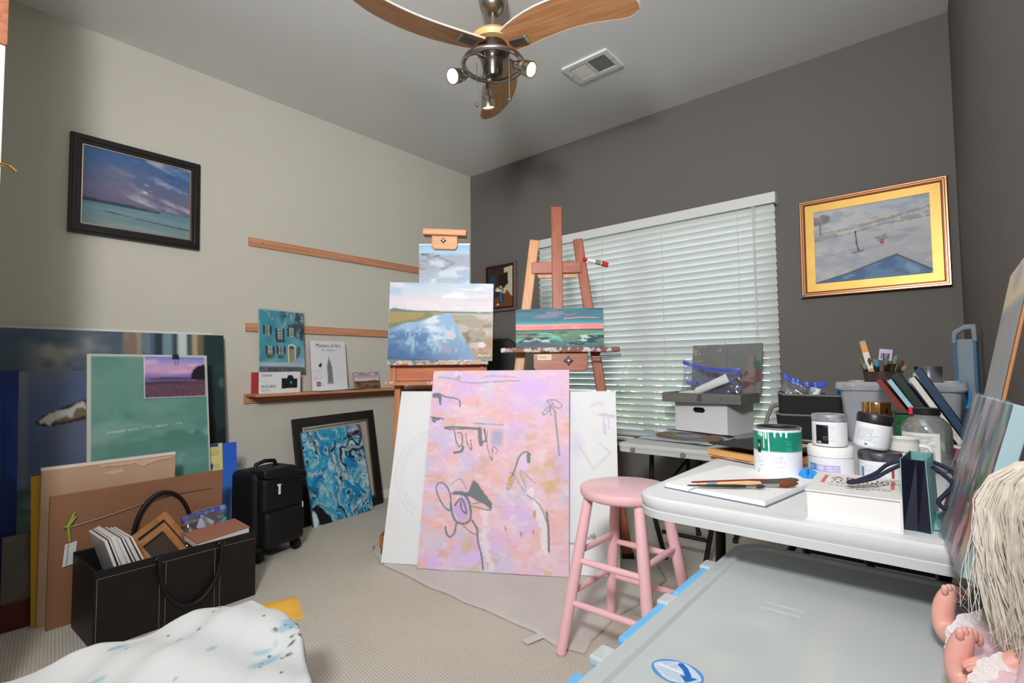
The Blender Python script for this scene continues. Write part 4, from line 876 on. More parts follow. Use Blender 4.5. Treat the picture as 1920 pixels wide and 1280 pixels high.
# ================================================================ pink canvas and white canvas
def art_pink():
    a = Art(210, 284, (236, 196, 212)); a.tex(3, 4, (240, 192, 196), 2, .42, .25, .8, None, 5); a.tex(3, 4, (220, 192, 244), 5, .40, .2, .9, None, 5); a.tex(5, 9, (238, 210, 220), 8, .48, .2, .7, None, 5); a.tex(7, 11, (212, 204, 230), 11, .54, .14, .7); a.tex(6, 12, (240, 188, 184), 14, .55, .14, .7); a.tex(8, 14, (212, 180, 130), 17, .68, .08, .5); a.tex(16, 40, (242, 228, 236), 19, .58, .14, .45); a.tex(20, 50, (226, 170, 176), 23, .6, .1, .35)
    a.mix(a.reg(.5, 1, 0, .22, .2)*.55, (224, 194, 244)); a.blob(.73, .09, .16, .06, (222, 190, 244), .8); a.tex(9, 20, (212, 170, 92), 41, .40, .2, .8, a.reg(.80, .94, .48, .62, .12)); a.tex(9, 18, (214, 176, 110), 43, .42, .2, .6, a.reg(.64, .76, .46, .56, .1)); a.blob(.12, .87, .10, .05, (214, 210, 232), .7); a.tex(9, 18, (214, 172, 104), 45, .45, .2, .6, a.reg(.26, .42, .84, .93, .12))
    def q(pts): return [((x-(335-85*(y-45)/1145))/(1125-(335-85*(y-45)/1145)), (y-45)/1165) for x, y in pts]
    g = (112, 122, 128); g2 = (150, 152, 162)
    def S(pts, w, c=g, al=.9, ro=.003): a.stroke([tuple(p) for p in smooth_path(q(pts), 4)], w, c, al, .5, ro)
    S([(365, 85), (420, 92), (480, 100), (490, 75), (480, 108), (560, 125), (700, 118), (840, 112)], .008, g2, .7); S([(620, 95), (680, 80), (830, 90)], .007, g2, .6)
    S([(335, 200), (375, 198), (410, 214), (485, 230), (495, 275)], .010); S([(340, 205), (365, 205)], .035); S([(365, 200), (376, 262)], .012); S([(380, 215), (375, 250)], .014); S([(318, 342), (395, 352)], .010); S([(335, 352), (365, 355)], .02); S([(330, 365), (348, 372)], .012)
    S([(405, 408), (470, 404), (610, 412)], .016); S([(575, 378), (680, 384), (755, 388)], .007, g2); S([(405, 408), (440, 418), (560, 408)], .008)
    S([(462, 430), (475, 490), (490, 520), (510, 500), (505, 440), (480, 440)], .008); S([(515, 520), (505, 548), (462, 558)], .017); S([(530, 440), (540, 500), (565, 540), (560, 480)], .006); S([(612, 412), (616, 470), (622, 505)], .028); S([(640, 415), (650, 480), (625, 490)], .012); S([(660, 420), (655, 500), (685, 600), (690, 520), (720, 540), (705, 560)], .006, (130, 120, 140)); a.mix(a.reg(.46, .54, .32, .40, .03)*.75, (170, 168, 204))
    S([(1020, 262), (985, 300), (975, 320), (995, 318), (1025, 270), (1000, 240), (1045, 232), (1083, 262), (1075, 282), (1045, 275), (1025, 240)], .008, g2); S([(1025, 270), (1050, 310)], .01, g2); S([(1015, 275), (1022, 325)], .008, g2); S([(1045, 300), (1052, 380), (1062, 470), (1070, 560)], .013, g2)
    a.poly(q([(822, 645), (845, 570), (880, 543), (905, 560), (895, 640), (850, 660)]), (228, 206, 240), .9, .02); S([(800, 690), (822, 640), (845, 572), (880, 545), (908, 560)], .010); S([(895, 565), (898, 600)], .024); S([(790, 668), (812, 668), (815, 700), (800, 740), (778, 762), (776, 730)], .007, g2); a.poly(q([(780, 690), (806, 685), (800, 735), (782, 745)]), (206, 160, 80), .8, .02); S([(822, 680), (840, 720), (880, 772), (880, 740), (850, 650), (935, 725)], .007, (170, 160, 180))
    S([(357, 770), (365, 740), (400, 738), (432, 775), (446, 830), (440, 890), (400, 862), (365, 800), (357, 770)], .009); a.poly(q([(440, 800), (470, 778), (545, 785), (575, 712), (600, 730), (640, 790), (688, 845), (684, 880), (640, 850), (600, 835), (560, 808)]), (110, 120, 124), .95, .015); a.poly(q([(470, 850), (540, 810), (565, 870), (550, 940), (500, 950), (460, 900)]), (206, 170, 224), .85, .02); S([(445, 850), (460, 920), (490, 955), (540, 955), (566, 920), (555, 840), (525, 800)], .014); S([(470, 860), (510, 820), (540, 900), (510, 880), (505, 840)], .012); S([(560, 860), (680, 880), (640, 840), (570, 850)], .006); S([(450, 740), (500, 710), (540, 770)], .006, g2)
    S([(500, 950), (560, 1000), (600, 1012), (608, 980), (565, 940)], .008, g2); S([(575, 940), (602, 990), (608, 1050), (630, 1120), (640, 1195)], .011); S([(415, 980), (425, 1020), (445, 1035), (470, 1010), (480, 960)], .012)
    S([(640, 900), (650, 1050), (690, 1190)], .045, (238, 232, 236), .7, .05); S([(905, 770), (950, 860), (980, 960), (1000, 1080)], .04, (238, 236, 240), .8, .05); S([(890, 790), (960, 840), (1000, 930)], .007, (140, 140, 150)); S([(1000, 880), (1010, 960), (1014, 1085)], .014); a.dabs(4, [(206, 160, 80), (198, 150, 70)], .016, .009, 33, (.5, .8, .7, .85), alpha=.7, rot=1.2); return a
canvas('pink_canvas', 'tall pink and lavender abstract canvas with grey flower scribbles, in the middle of the room', 'painting', 1.649, -1.530, .010, 30.7, 15.6, 0, .762, 1.025, art_pink(), .018, (208, 178, 226))
def art_white():
    a = Art(150, 112, (238, 240, 242)); a.tex(4, 4, (230, 233, 235), 2, .5, .25, .6)
    for r_, c_ in ((.18, .2), (.165, .19), (.2, .21)): a.stroke([(.22+r_*math.cos(t), .5+r_*1.33*math.sin(t)) for t in [R(k) for k in range(120, 280, 8)]], .008, (214, 218, 221), .35)
    a.blob(.92, .10, .05, .05, (208, 210, 214), .6); a.stroke([(.88, .13), (.97, .09)], .03, (240, 241, 242), .8, .6, .03); a.stroke([(.925, .145), (.985, .15)], .012, (214, 190, 232), .8, .6, .02); a.stroke([(.945, .15), (.95, .26)], .012, (216, 196, 232), .7, .6, .02); a.stroke([(.965, .15), (.968, .22)], .01, (216, 196, 232), .6); a.blob(.83, .32, .04, .09, (220, 206, 238), .5, 0, .8); a.stroke([(.84, .32), (.9, .45), (.97, .36), (.92, .3)], .008, (204, 206, 210), .5)
    a.stroke([(.80, .85), (.85, .84), (.90, .80), (.905, .84), (.87, .86), (.86, .80)], .008, (130, 132, 138), .7, .5, .02); a.stroke([(.82, .9), (.81, .95)], .006, (170, 172, 176), .6); return a
canvas('white_canvas', 'wide white primed canvas with faint sketch marks behind the pink canvas', 'painting', 1.643, -1.490, .010, 30.1, 17.5, 0, 1.215, .913, art_white(), .018, (222, 222, 220))

# ================================================================ easels
SPL = [(110, 130, 140), (214, 206, 196), (176, 90, 60), (226, 224, 220), (96, 150, 150)]
splw = wood('splattered_pine', (176, 108, 72), (200, 132, 92), (2, 26, 26), .5, SPL, .56)
cherry = wood('cherry_wood', (140, 72, 46), (170, 92, 60), (24, 24, 1.6), .42); cherry_x = wood('cherry_wood_across', (140, 72, 46), (170, 92, 60), (1.6, 24, 24), .42, [(214, 210, 206), (190, 170, 200)], .70)
beech = wood('beech_upright', (190, 132, 86), (214, 158, 110), (24, 24, 1.6), .45)
knobm = mat('knob_black', (34, 32, 34), .4)
def star_knob(parent, x, y, z, r=.02):
    pts = []
    for k in range(16):
        a = 2*math.pi*k/16; q = r*(1 if k % 4 == 0 else .5 if k % 4 == 2 else .66); pts.append((x+q*math.cos(a+.785*0), z+q*math.sin(a)))
    o = obj('star_knob', MB().slab_xz(pts, y-.014, y), knobm, parent, bevel=.002)
    obj('knob_bolt', MB().cyl((x, y-.016, z), (x, y-.013, z), .004, n=10), MATS['screw_steel'], o)
e1 = thing('studio_easel', 'tall pine studio easel with paint-crusted tray behind the pink canvas', 'easel', (1.118, -1.380, 0), R(41))
for s in (-1, 1):
    obj('upright', MB().bar((s*.268, .01, .10), (s*.250, .01, 1.04), .036, .03, (0, 1, 0)), pine_z, e1, bevel=.003)
    f = obj('sled_foot', MB().box(s*.29-.018, s*.29+.018, -.20, .36, .045, .11), wood('foot_pine', (150, 84, 50), (176, 108, 68), (26, 1.6, 26), .5), e1, bevel=.004)
    for yy in (-.17, .33): obj('caster', MB().cyl((s*.29-.01, yy, .0245), (s*.29+.01, yy, .0245), .0245, n=16), mat('caster_black', (24, 24, 24), .5), f, smooth=40)
    obj('rear_brace', MB().bar((s*.275, .33, .10), (s*.24, .05, .95), .026, .02), pine_z, e1)
obj('base_crossbar', MB().box(-.28, .28, -.02, .04, .06, .10), pine, e1, bevel=.003)
obj('drawer_body', MB().box(-.288, .272, -.035, .05, .94, 1.03), wood('drawer_pine', (178, 98, 58), (204, 124, 80), (1.6, 26, 26), .5, SPL, .66), e1, bevel=.002)
for s in (-.262, .246): obj('drawer_post', MB().box(s-.008, s+.008, -.047, -.036, .935, 1.03), pine_z, e1)
obj('lower_ledge', MB().box(-.308, .295, -.075, .02, .915, .938), splw, e1, bevel=.003)
obj('canvas_tray', MB().box(-.297, .282, -.09, .03, 1.030, 1.058), wood('crusted_tray', (186, 150, 126), (200, 176, 160), (2, 26, 26), .6, SPL, .44), e1, bevel=.004)
obj('mast', MB().box(-.005, .060, .012, .035, .40, 1.80), pine_z, e1, bevel=.003)
br_ = obj('clamp_block', MB().slab_xz([(-.049, 1.80), (-.049, 1.735), (-.035, 1.716), (.09, 1.712), (.104, 1.73), (.104, 1.795)], -.018, .012), wood('clamp_beech', (206, 140, 92), (224, 164, 116), (2, 26, 26)), e1, bevel=.004)
obj('clamp_bar', MB().box(-.100, .158, -.04, .04, 1.795, 1.832, rot=(0, R(2.5), 0)), MATS['clamp_beech'], e1, bevel=.005)
star_knob(e1, .022, -.018, 1.765, .017)
def E1(x, y, z): return Matrix.Translation((1.118, -1.380, 0)) @ Matrix.Rotation(R(41), 4, 'Z') @ Vector((x, y, z))
def art_creek():
    a = Art(190, 145, (200, 208, 220)); a.grad([(0, (186, 206, 222)), (.12, (204, 212, 224)), (.25, (222, 214, 222)), (.36, (216, 216, 224)), (.40, (190, 194, 190)), (1, (176, 176, 160))], .06); a.tex(3, 6, (232, 222, 228), 2, .5, .2, .8, a.reg(-1, 2, -1, .36)); a.tex(4, 9, (164, 194, 222), 5, .55, .15, .7, a.reg(-1, 2, -1, .22, .1)); a.tex(3, 12, (240, 240, 244), 8, .6, .1, .7, a.reg(.5, 2, -1, .36))
    a.poly([(0, .36), (.05, .335), (.12, .35), (.3, .365), (.5, .37), (1, .375), (1, .39), (0, .39)], (104, 120, 112), .9, .012); a.poly([(0, .39), (.55, .39), (.42, .44), (.2, .52), (0, .60)], (166, 146, 94), 1, .02); a.tex(5, 12, (120, 132, 88), 12, .48, .12, .8, a.pmask([(0, .39), (.55, .39), (.42, .44), (.2, .52), (0, .60)])); a.poly([(0, .56), (.2, .48), (.42, .43), (.56, .395), (.3, .50), (0, .63)], (110, 130, 116), .7, .03)
    w = [(0, .62), (.18, .52), (.34, .50), (.44, .42), (.53, .40), (.61, .41), (.66, .55), (.72, .70), (.78, .84), (.86, 1.02), (0, 1.02)]
    a.poly(w, (150, 182, 214), 1, .015); mw = a.pmask(w, .015)
    a.mix(mw*np.clip((a.v-.6)*2.4, 0, 1)*np.clip(1.15-a.u*1.1, 0, 1), (62, 98, 144)); a.tex(5, 9, (214, 226, 238), 15, .50, .12, .9, mw*a.reg(.3, .9, .38, .78, .15)); a.tex(6, 7, (70, 110, 160), 18, .52, .12, .7, mw*a.reg(-1, .4, .6, 2, .1)); a.tex(26, 8, (190, 214, 232), 21, .56, .1, .6, mw*a.reg(.15, .7, .55, .9, .1)); a.tex(7, 8, (176, 170, 190), 23, .52, .12, .6, mw*a.reg(.5, 2, .78, 2, .06)); a.blob(.6, .68, .07, .06, (226, 214, 212), .7)
    r_ = [(.6, .41), (1, .40), (1, 1.02), (.86, 1.02), (.78, .84), (.72, .70), (.66, .55)]
    mr = a.pmask(r_, .015); a.mix(mr, (172, 164, 150)); a.tex(5, 14, (148, 138, 116), 26, .48, .12, .8, mr); a.tex(6, 10, (206, 200, 196), 28, .55, .1, .8, mr); a.tex(5, 8, (188, 150, 116), 31, .60, .08, .7, mr); a.tex(10, 10, (232, 230, 236), 33, .6, .08, .9, mr*a.reg(.85, 2, .62, .9, .06)); a.tex(12, 9, (120, 112, 104), 36, .6, .08, .7, mr*a.reg(.66, .8, .5, 2, .05)); a.stroke([(.86, .945), (.88, .92), (.90, .945), (.92, .925), (.95, .94), (.975, .93)], .008, (240, 242, 244), .9); return a
p = E1(0, -.036, 1.0585)
canvas('marsh_creek_painting', 'pale marsh painting with a blue winding creek on the pine studio easel', 'painting', p.x, p.y, p.z, 41, 2, -1.4, .61, .455, art_creek(), .02, (226, 228, 228))
def art_grey():
    a = Art(76, 70, (170, 190, 210)); a.grad([(0, (150, 190, 226)), (.16, (176, 206, 226)), (.24, (160, 170, 190)), (.5, (170, 176, 190)), (1, (176, 194, 206))], .04); a.dabs(12, [(98, 106, 122), (120, 128, 140)], .06, .022, 4, (.02, .4, .16, .24), alpha=.8); a.tex(4, 9, (146, 142, 156), 7, .48, .14, .8, a.reg(-1, .5, .22, .55, .08)); a.tex(3, 8, (206, 220, 230), 9, .5, .15, .8, a.reg(.2, 2, .3, 2, .1)); a.stroke([(.4, .26), (.7, .38), (.45, .5)], .04, (136, 140, 156), .7, .6, .04); a.tex(5, 7, (150, 176, 206), 12, .55, .1, .7, a.reg(-1, 2, .5, 2)); return a
p = E1(.024, .001, 1.455)
sp = canvas('misty_river_sketch', 'small grey-blue river painting in a clear sleeve at the top of the pine easel', 'painting', p.x, p.y, p.z, 41, .5, 0, .302, .29, art_grey(), .008, (200, 205, 208))
obj('sleeve_seal', MB().box(-.152, .152, -.004, .010, .287, .297), mat('sleeve_edge', (214, 218, 216), .2), sp)

e2 = thing('display_easel', 'cherry-wood A-frame easel in front of the window blind', 'easel', (1.816, -1.144, 0), R(37))
for s, m_ in ((-1, beech), (1, cherry)):
    l = obj('front_leg', MB().bar((-.012+s*.345, .02, .018), (-.012+s*.118, .055, 1.715), .054, .024, (0, 1, 0)), m_, e2, bevel=.006)
    obj('rubber_foot', MB().bar((-.012+s*.349, .02, .0), (-.012+s*.345, .02, .03), .062, .04, (0, 1, 0)), MATS['caster_black'], l)
obj('mast', MB().box(-.038, .020, .005, .027, .80, 1.893, rot=(R(-1.2), 0, 0), piv=(-.01, .016, .8)), cherry, e2, bevel=.004)
obj('crossbar', MB().box(-.150, .122, .030, .052, 1.525, 1.588), cherry_x, e2, bevel=.003)
obj('rear_block', MB().slab_xz([(-.123, 1.525), (-.11, 1.503), (.095, 1.503), (.108, 1.525)], .052, .075), beech, e2)
obj('rear_leg', MB().bar((-.01, .72, .0), (-.01, .075, 1.50), .04, .022, (1, 0, 0)), cherry, e2, bevel=.003)
obj('rest_tray', MB().box(-.316, .306, -.075, .02, 1.090, 1.116), wood('crusted_cherry', (120, 70, 52), (140, 88, 70), (2, 26, 26), .6, [(150, 150, 156), (206, 202, 200), (110, 60, 44), (190, 176, 190)], .48), e2, bevel=.006)
obj('tray_block', MB().slab_xz([(-.146, 1.090), (.142, 1.090), (.142, 1.01), (.125, .990), (-.13, .990), (-.146, 1.01)], -.045, .005), cherry_x, e2, bevel=.004)
tg2 = obj('paper_sticker', MB().box(-.123, -.049, -.0465, -.0455, 1.050, 1.080), mat('sticker_cream', (226, 216, 180), .6), e2)
text('sticker_text', 'STUDIO', .012, ink, tg2, (-.115, -.0470, 1.060), sx=.95)
star_knob(e2, .039, -.046, 1.047, .026)
obj('palette_knife', MB().box(.16, .31, -.07, -.055, 1.062, 1.068).box(.20, .31, -.066, -.060, 1.072, 1.080), mat('knife_steel', (150, 150, 152), .3, 1), e2, bevel=.002)
def lean2(x, y, z):
    """the whole easel leans back by about five degrees"""
    k = 1+.095*z/2.75; return (x*k, y+.095*z, 1.02+(z-1.02)*k if z > .05 else z)
def lean_all(o):
    for c in o.children:
        for v in c.data.vertices: v.co = lean2(*v.co) if not c.name.startswith('sticker_text') else v.co
        if c.name.startswith('sticker_text'): c.location = lean2(*c.location)
        lean_all(c)
lean_all(e2)
def E2(x, y, z): return Matrix.Translation((1.816, -1.144, 0)) @ Matrix.Rotation(R(37), 4, 'Z') @ Vector(lean2(x, y, z))
def art_red():
    a = Art(150, 75, (60, 120, 140)); a.grad([(0, (52, 88, 116)), (.15, (84, 112, 134)), (.3, (58, 126, 140)), (.38, (90, 160, 170)), (.42, (226, 170, 176)), (.45, (238, 132, 128)), (.53, (240, 150, 150)), (.55, (40, 66, 70)), (.58, (104, 150, 130)), (.7, (110, 140, 110)), (1, (74, 110, 116))], .04); a.tex(3, 7, (60, 130, 140), 3, .5, .12, .8, a.reg(-1, 2, -1, .38)); a.tex(3, 9, (150, 140, 160), 6, .58, .1, .7, a.reg(-1, 2, -1, .25)); a.stroke([(.55, .26), (.75, .23), (.95, .25)], .014, (226, 150, 156), .9, .6, .01); a.tex(9, 20, (250, 180, 176), 8, .5, .15, .5, a.reg(-1, 2, .42, .53))
    a.tex(4, 9, (110, 196, 180), 11, .5, .1, .9, a.reg(-1, 2, .6, .9, .05), rot=.2); a.tex(6, 12, (44, 66, 80), 14, .53, .1, .9, a.reg(-1, 2, .6, 2, .05)); a.tex(9, 12, (196, 226, 214), 17, .62, .06, .9, a.reg(-1, 2, .68, .95)); a.tex(4, 8, (128, 130, 84), 19, .55, .1, .8, a.reg(-1, 2, .58, .72)); a.poly([(0, .86), (.25, .84), (.5, .97), (.5, 1), (0, 1)], (80, 94, 108), .8, .04); return a
p = E2(-.004, -.030, 1.1165)
canvas('coral_sunset_painting', 'wide teal marsh painting with a coral sunset band on the cherry easel', 'painting', p.x, p.y, p.z, 37, 6, .3, .486, .219, art_red(), .02, (60, 80, 90))
tb = thing('red_paint_tube', 'red and white paint tube clipped to the right leg of the cherry easel', 'paint tube')
obj('tube_body', MB().lathe([(.010, 0), (.014, .006), (.014, .06), (.008, .09)], 16), mat('tube_white', (226, 220, 214), .4), tb, smooth=40)
obj('tube_end', MB().lathe([(.0145, -.034), (.0145, .0), (.0145, .004)], 16), mat('tube_red', (196, 40, 40), .35), tb)
obj('red_cap', MB().lathe([(.009, .088), (.009, .112), (.004, .114)], 12), MATS['tube_red'], tb)
obj('tube_label', MB().lathe([(.0143, .010), (.0143, .040)], 16, caps=False), mat('tube_grey', (120, 130, 128), .4), tb)
tb.matrix_world = Matrix.Translation(E2(.235, .020, 1.570)) @ Matrix.Rotation(R(37), 4, 'Z') @ Matrix.Rotation(R(-74), 4, 'Y')

# ================================================================ pink stool
pinkm = mat('pink_paint', (252, 200, 207), .3, coat=.2)
stl = thing('pink_stool', 'pink painted round wooden stool beside the white folding table', 'stool', (2.487, -1.708, 0))
SH = .582
obj('seat', MB().lathe([(0.001, SH-.038), (.150, SH-.038), (.160, SH-.034), (.166, SH-.026), (.167, SH-.012), (.164, SH-.003), (.156, SH), (.001, SH-.001)], 48), pinkm, stl, smooth=50)
LT, LB = .098, .176
def leg_at(sx, sy, z): k = LB+(LT-LB)*z/.55; return (sx*k, sy*k, z)
for sx, sy in ((-1, -1), (1, -1), (1, 1), (-1, 1)):
    l = obj('leg', MB().tube([leg_at(sx, sy, .006), leg_at(sx, sy, .2), leg_at(sx, sy, .4), leg_at(sx, sy, .545)], [.0185, .021, .020, .0175], 18), pinkm, stl, smooth=50)
    obj('leg_tip', MB().tube([leg_at(sx, sy, 0), leg_at(sx, sy, .007)], .017, 14), mat('pale_tip', (214, 170, 160), .6), l)
for i, (a, b, z) in enumerate((((-1, -1), (1, -1), .325), ((-1, -1), (1, -1), .180), ((-1, 1), (1, 1), .325), ((-1, 1), (1, 1), .180), ((-1, -1), (-1, 1), .355), ((-1, -1), (-1, 1), .212), ((1, -1), (1, 1), .355), ((1, -1), (1, 1), .212))):
    A, B = Vector(leg_at(*a, z)), Vector(leg_at(*b, z))
    obj('rung', MB().tube([A, A.lerp(B, .12), A.lerp(B, .5), A.lerp(B, .88), B], [.008, .0105, .012, .0105, .008], 14), pinkm, stl, smooth=50)

# ================================================================ black chair in the corner
ch = thing('desk_chair', 'black high-backed desk chair mostly hidden behind the pine easel', 'chair', (.79, -.60, 0), R(30))
cm = mat('chair_black', (20, 20, 21), .55)
obj('backrest', MB().slab_xz([(-.20, .60), (.20, .60), (.21, .95), (.16, 1.20), (.11, 1.235), (-.11, 1.235), (-.16, 1.20), (-.21, .95)], .16, .22), cm, ch, bevel=.02, seg=3)
obj('seat', MB().box(-.23, .23, -.26, .2, .44, .52), cm, ch, bevel=.03, seg=3)
obj('back_post', MB().bar((0, .23, .45), (0, .24, .9), .06, .02), cm, ch)
obj('gas_column', MB().cyl((0, 0, .09), (0, 0, .44), .025, n=16), cm, ch)
for k in range(5):
    a = 2*math.pi*k/5
    l = obj('base_arm', MB().bar((0, 0, .09), (.26*math.cos(a), .26*math.sin(a), .07), .04, .03), cm, ch)
    obj('caster', MB().cyl((.26*math.cos(a)-.015, .26*math.sin(a), .025), (.26*math.cos(a)+.015, .26*math.sin(a), .025), .025, n=14), cm, l)

# ================================================================ folding tables
def rrect(x0, x1, y0, y1, r, n=8):
    P = []
    for cx, cy, a0 in ((x1-r, y0+r, -90), (x1-r, y1-r, 0), (x0+r, y1-r, 90), (x0+r, y0+r, 180)):
        for k in range(n+1): a = R(a0+90*k/n); P.append((cx+r*math.cos(a), cy+r*math.sin(a)))
    return P
def ring_shell(secs):
    """stack of equal-count outlines [(poly, z), ...] closed at both ends"""
    n = len(secs[0][0]); mb = MB(); vs = [(x, y, z) for p, z in secs for x, y in p]
    fs = [(k*n+i, k*n+(i+1) % n, (k+1)*n+(i+1) % n, (k+1)*n+i) for k in range(len(secs)-1) for i in range(n)]
    return mb.add(vs, fs+[tuple(range(n-1, -1, -1)), tuple(range((len(secs)-1)*n, len(secs)*n))])
plast = mat('table_plastic', (214, 216, 218), .5, var=.012, vscale=10, bump=.05, bscale=500)
steel = mat('black_steel', (26, 26, 28), .4)
def folding_table(name, label, x0, x1, y0, y1, z, m, r=.07, notch=None):
    t = thing(name, label, 'table', (0, 0, 0))
    o = lambda k: rrect(x0+k, x1-k, y0+k, y1-k, r-k*.5)
    obj('table_top', ring_shell([(o(.022), z-.046), (o(.004), z-.044), (o(.002), z-.028), (o(.005), z-.027), (o(.003), z-.024), (o(0), z-.012), (o(.002), z-.004), (o(.007), z)]), m, t, smooth=35)
    for yy, d in ((y0+(.31 if z > .7 else .22), .10), (y1-.22, -.10)):
        lf = MB()
        for xx in (x0+.09, x1-.09):
            lf.tube([(xx, yy, z-.05), (xx, yy-.02*(1 if d > 0 else -1), z*.45), (xx+(.06 if xx < (x0+x1)/2 else -.06), yy, .012)], .0125, 10)
        lf.tube([(x0+.11, yy, z*.42), (x1-.11, yy, z*.42)], .011, 8).tube([(x0+.14, yy, .14), (x1-.14, yy, .14)], .011, 8)
        l = obj('leg_frame', lf, steel, t, smooth=50)
        obj('folding_brace', MB().tube([(x0+.13, yy, z*.55), ((x0+x1)/2, yy+d*2.2, z-.055)], .008, 8).tube([(x1-.13, yy, z*.55), ((x0+x1)/2, yy+d*2.2, z-.055)], .008, 8), steel, l, smooth=50)
        for xx in (x0+.15, x1-.15): obj('foot_cap', MB().cyl((xx, yy, 0), (xx, yy, .022), .016, n=12), mat('cap_grey', (50, 50, 52), .6), l)
    return t
T1 = .74
folding_table('folding_table', 'white plastic folding table crowded with paint pots in the right foreground', 2.855, 3.462, -2.388, -.95, T1, plast, .075)
T2 = .62
t2 = folding_table('work_table', 'lower grey-white folding table under the window blind holding the white box', 2.07, 2.58, -1.02, -.10, T2, mat('table_grey', (196, 200, 196), .55, var=.06, vscale=5), .03)
for xx in (2.16, 2.42): obj('leg_clip', MB().cyl((xx, -1.024, T2-.03), (xx, -1.0, T2-.03), .013, n=16), mat('clip_grey', (120, 120, 118), .5), t2, smooth=40)

# ---------------- things on the lower table
wb = thing('storage_box', 'white storage box with a slotted hand hole on the lower table', 'box', (2.28, -.405, T2), R(-14))
wpm = mat('box_white', (232, 234, 238), .4)
w_, h_, d_ = .172, .178, .27
hole = [(-.05, .125), (-.038, .117), (.02, .117), (.032, .125), (.032, .14), (.02, .148), (-.038, .148), (-.05, .14)]
fp_ = MB()
outer = [(-w_, 0), (w_, 0), (w_, h_), (-w_, h_)]
fp_.box(-w_, -.05, 0, .008, 0, h_).box(.032, w_, 0, .008, 0, h_).box(-.05, .032, 0, .008, 0, .117).box(-.05, .032, 0, .008, .148, h_)
fp_.slab_xz([(-.05, .117), (-.038, .117), (-.05, .129)], 0, .008).slab_xz([(.032, .117), (.02, .117), (.032, .129)], 0, .008).slab_xz([(-.05, .148), (-.038, .148), (-.05, .136)], 0, .008).slab_xz([(.032, .148), (.02, .148), (.032, .136)], 0, .008)
obj('front_panel', fp_, wpm, wb)
obj('box_shell', MB().box(-w_, -w_+.008, .008, d_, 0, h_).box(w_-.008, w_, .008, d_, 0, h_).box(-w_+.008, w_-.008, d_-.008, d_, 0, h_).box(-w_+.008, w_-.008, .008, d_-.008, 0, .008), wpm, wb)
obj('hole_shade_sheet', MB().box(-.08, .06, .03, .034, .09, .17), mat('hole_shade_black', (24, 22, 22), .8), wb)  # black sheet behind the hand hole stands for the unlit box interior
# pochade box
pgrey = wood('painted_grey_wood', (112, 112, 108), (124, 124, 120), (3, 26, 26), .5, [(196, 190, 180), (150, 130, 110), (90, 84, 80)], .68)
pb = thing('pochade_box', 'grey paint-spattered sketch box with raised lid on the white storage box', 'paint box', (2.30, -.470, T2+.1785), R(-7))
obj('tray_front', MB().box(-.238, .238, 0, .012, 0, .055), pgrey, pb, bevel=.002)
for s in (-1, 1): obj('tray_side', MB().box(min(s*.238, s*.226), max(s*.238, s*.226), .012, .25, 0, .055), pgrey, pb)
obj('tray_floor', MB().box(-.226, .226, .012, .25, 0, .010), wood('tray_wood', (120, 62, 40), (150, 86, 60), (2, 20, 20)), pb)
obj('tray_back', MB().box(-.226, .226, .238, .25, .01, .055), pgrey, pb)
def art_lid():
    a = Art(90, 70, (128, 130, 128)); a.tex(4, 5, (118, 122, 122), 2, .5, .2, .6); a.mix(a.reg(.52, .53, .0, .5, .01)*.6, (104, 106, 106)); a.tex(7, 8, (170, 160, 140), 5, .52, .1, .8, a.reg(-1, .12, -1, .6, .08)); a.tex(8, 6, (150, 130, 120), 8, .46, .12, .9, a.reg(.80, 2, .0, 1, .1)); a.tex(9, 9, (120, 74, 74), 11, .5, .1, .9, a.reg(.72, 2, .45, 2, .12)); a.tex(12, 5, (60, 110, 100), 14, .56, .06, .9, a.reg(.9, .99, .2, .8, .03)); a.tex(12, 12, (226, 226, 222), 17, .66, .04, .9, a.reg(-1, .4, -1, .3, .1)); return a
ld_ = obj('lid', MB().box(-.185, .245, .252, .264, .03, .345, rot=(R(-8), 0, 0), piv=(0, .252, .03)), pgrey, pb, bevel=.002)
ls = art_surface('lid_face', art_lid(), (.424, .31, 0, 0, 0), art_mat(), ld_); ls.matrix_local = Matrix.Translation((.03, .2505, .032)) @ Matrix.Rotation(R(-8), 4, 'X')
obj('lid_latch', MB().box(-.01, .025, .292, .304, .34, .352), MATS['box_white'], pb)
obj('hasp', MB().slab_xz([(-.012, .012), (.02, .012), (.016, .05), (-.008, .05)], -.004, 0), mat('hasp_steel', (180, 176, 170), .35, 1), pb)
PM = Matrix.Translation((2.30, -.470, T2+.1785)) @ Matrix.Rotation(R(-7), 4, 'Z')
zip_bag('zip_bag', 'large clear zip bag of tubes with a bright blue strip in the grey sketch box', .37, .215, PM @ Matrix.Translation((.0, .13, .012)) @ Matrix.Rotation(R(-10), 4, 'X'), 11, (42, 84, 214), -.05)
zip_bag('zip_bag', 'smaller inner zip bag with a blue strip inside the large clear bag', .30, .11, PM @ Matrix.Translation((-.01, .145, .02)) @ Matrix.Rotation(R(-8), 4, 'X'), 17, (42, 84, 213), -.02)
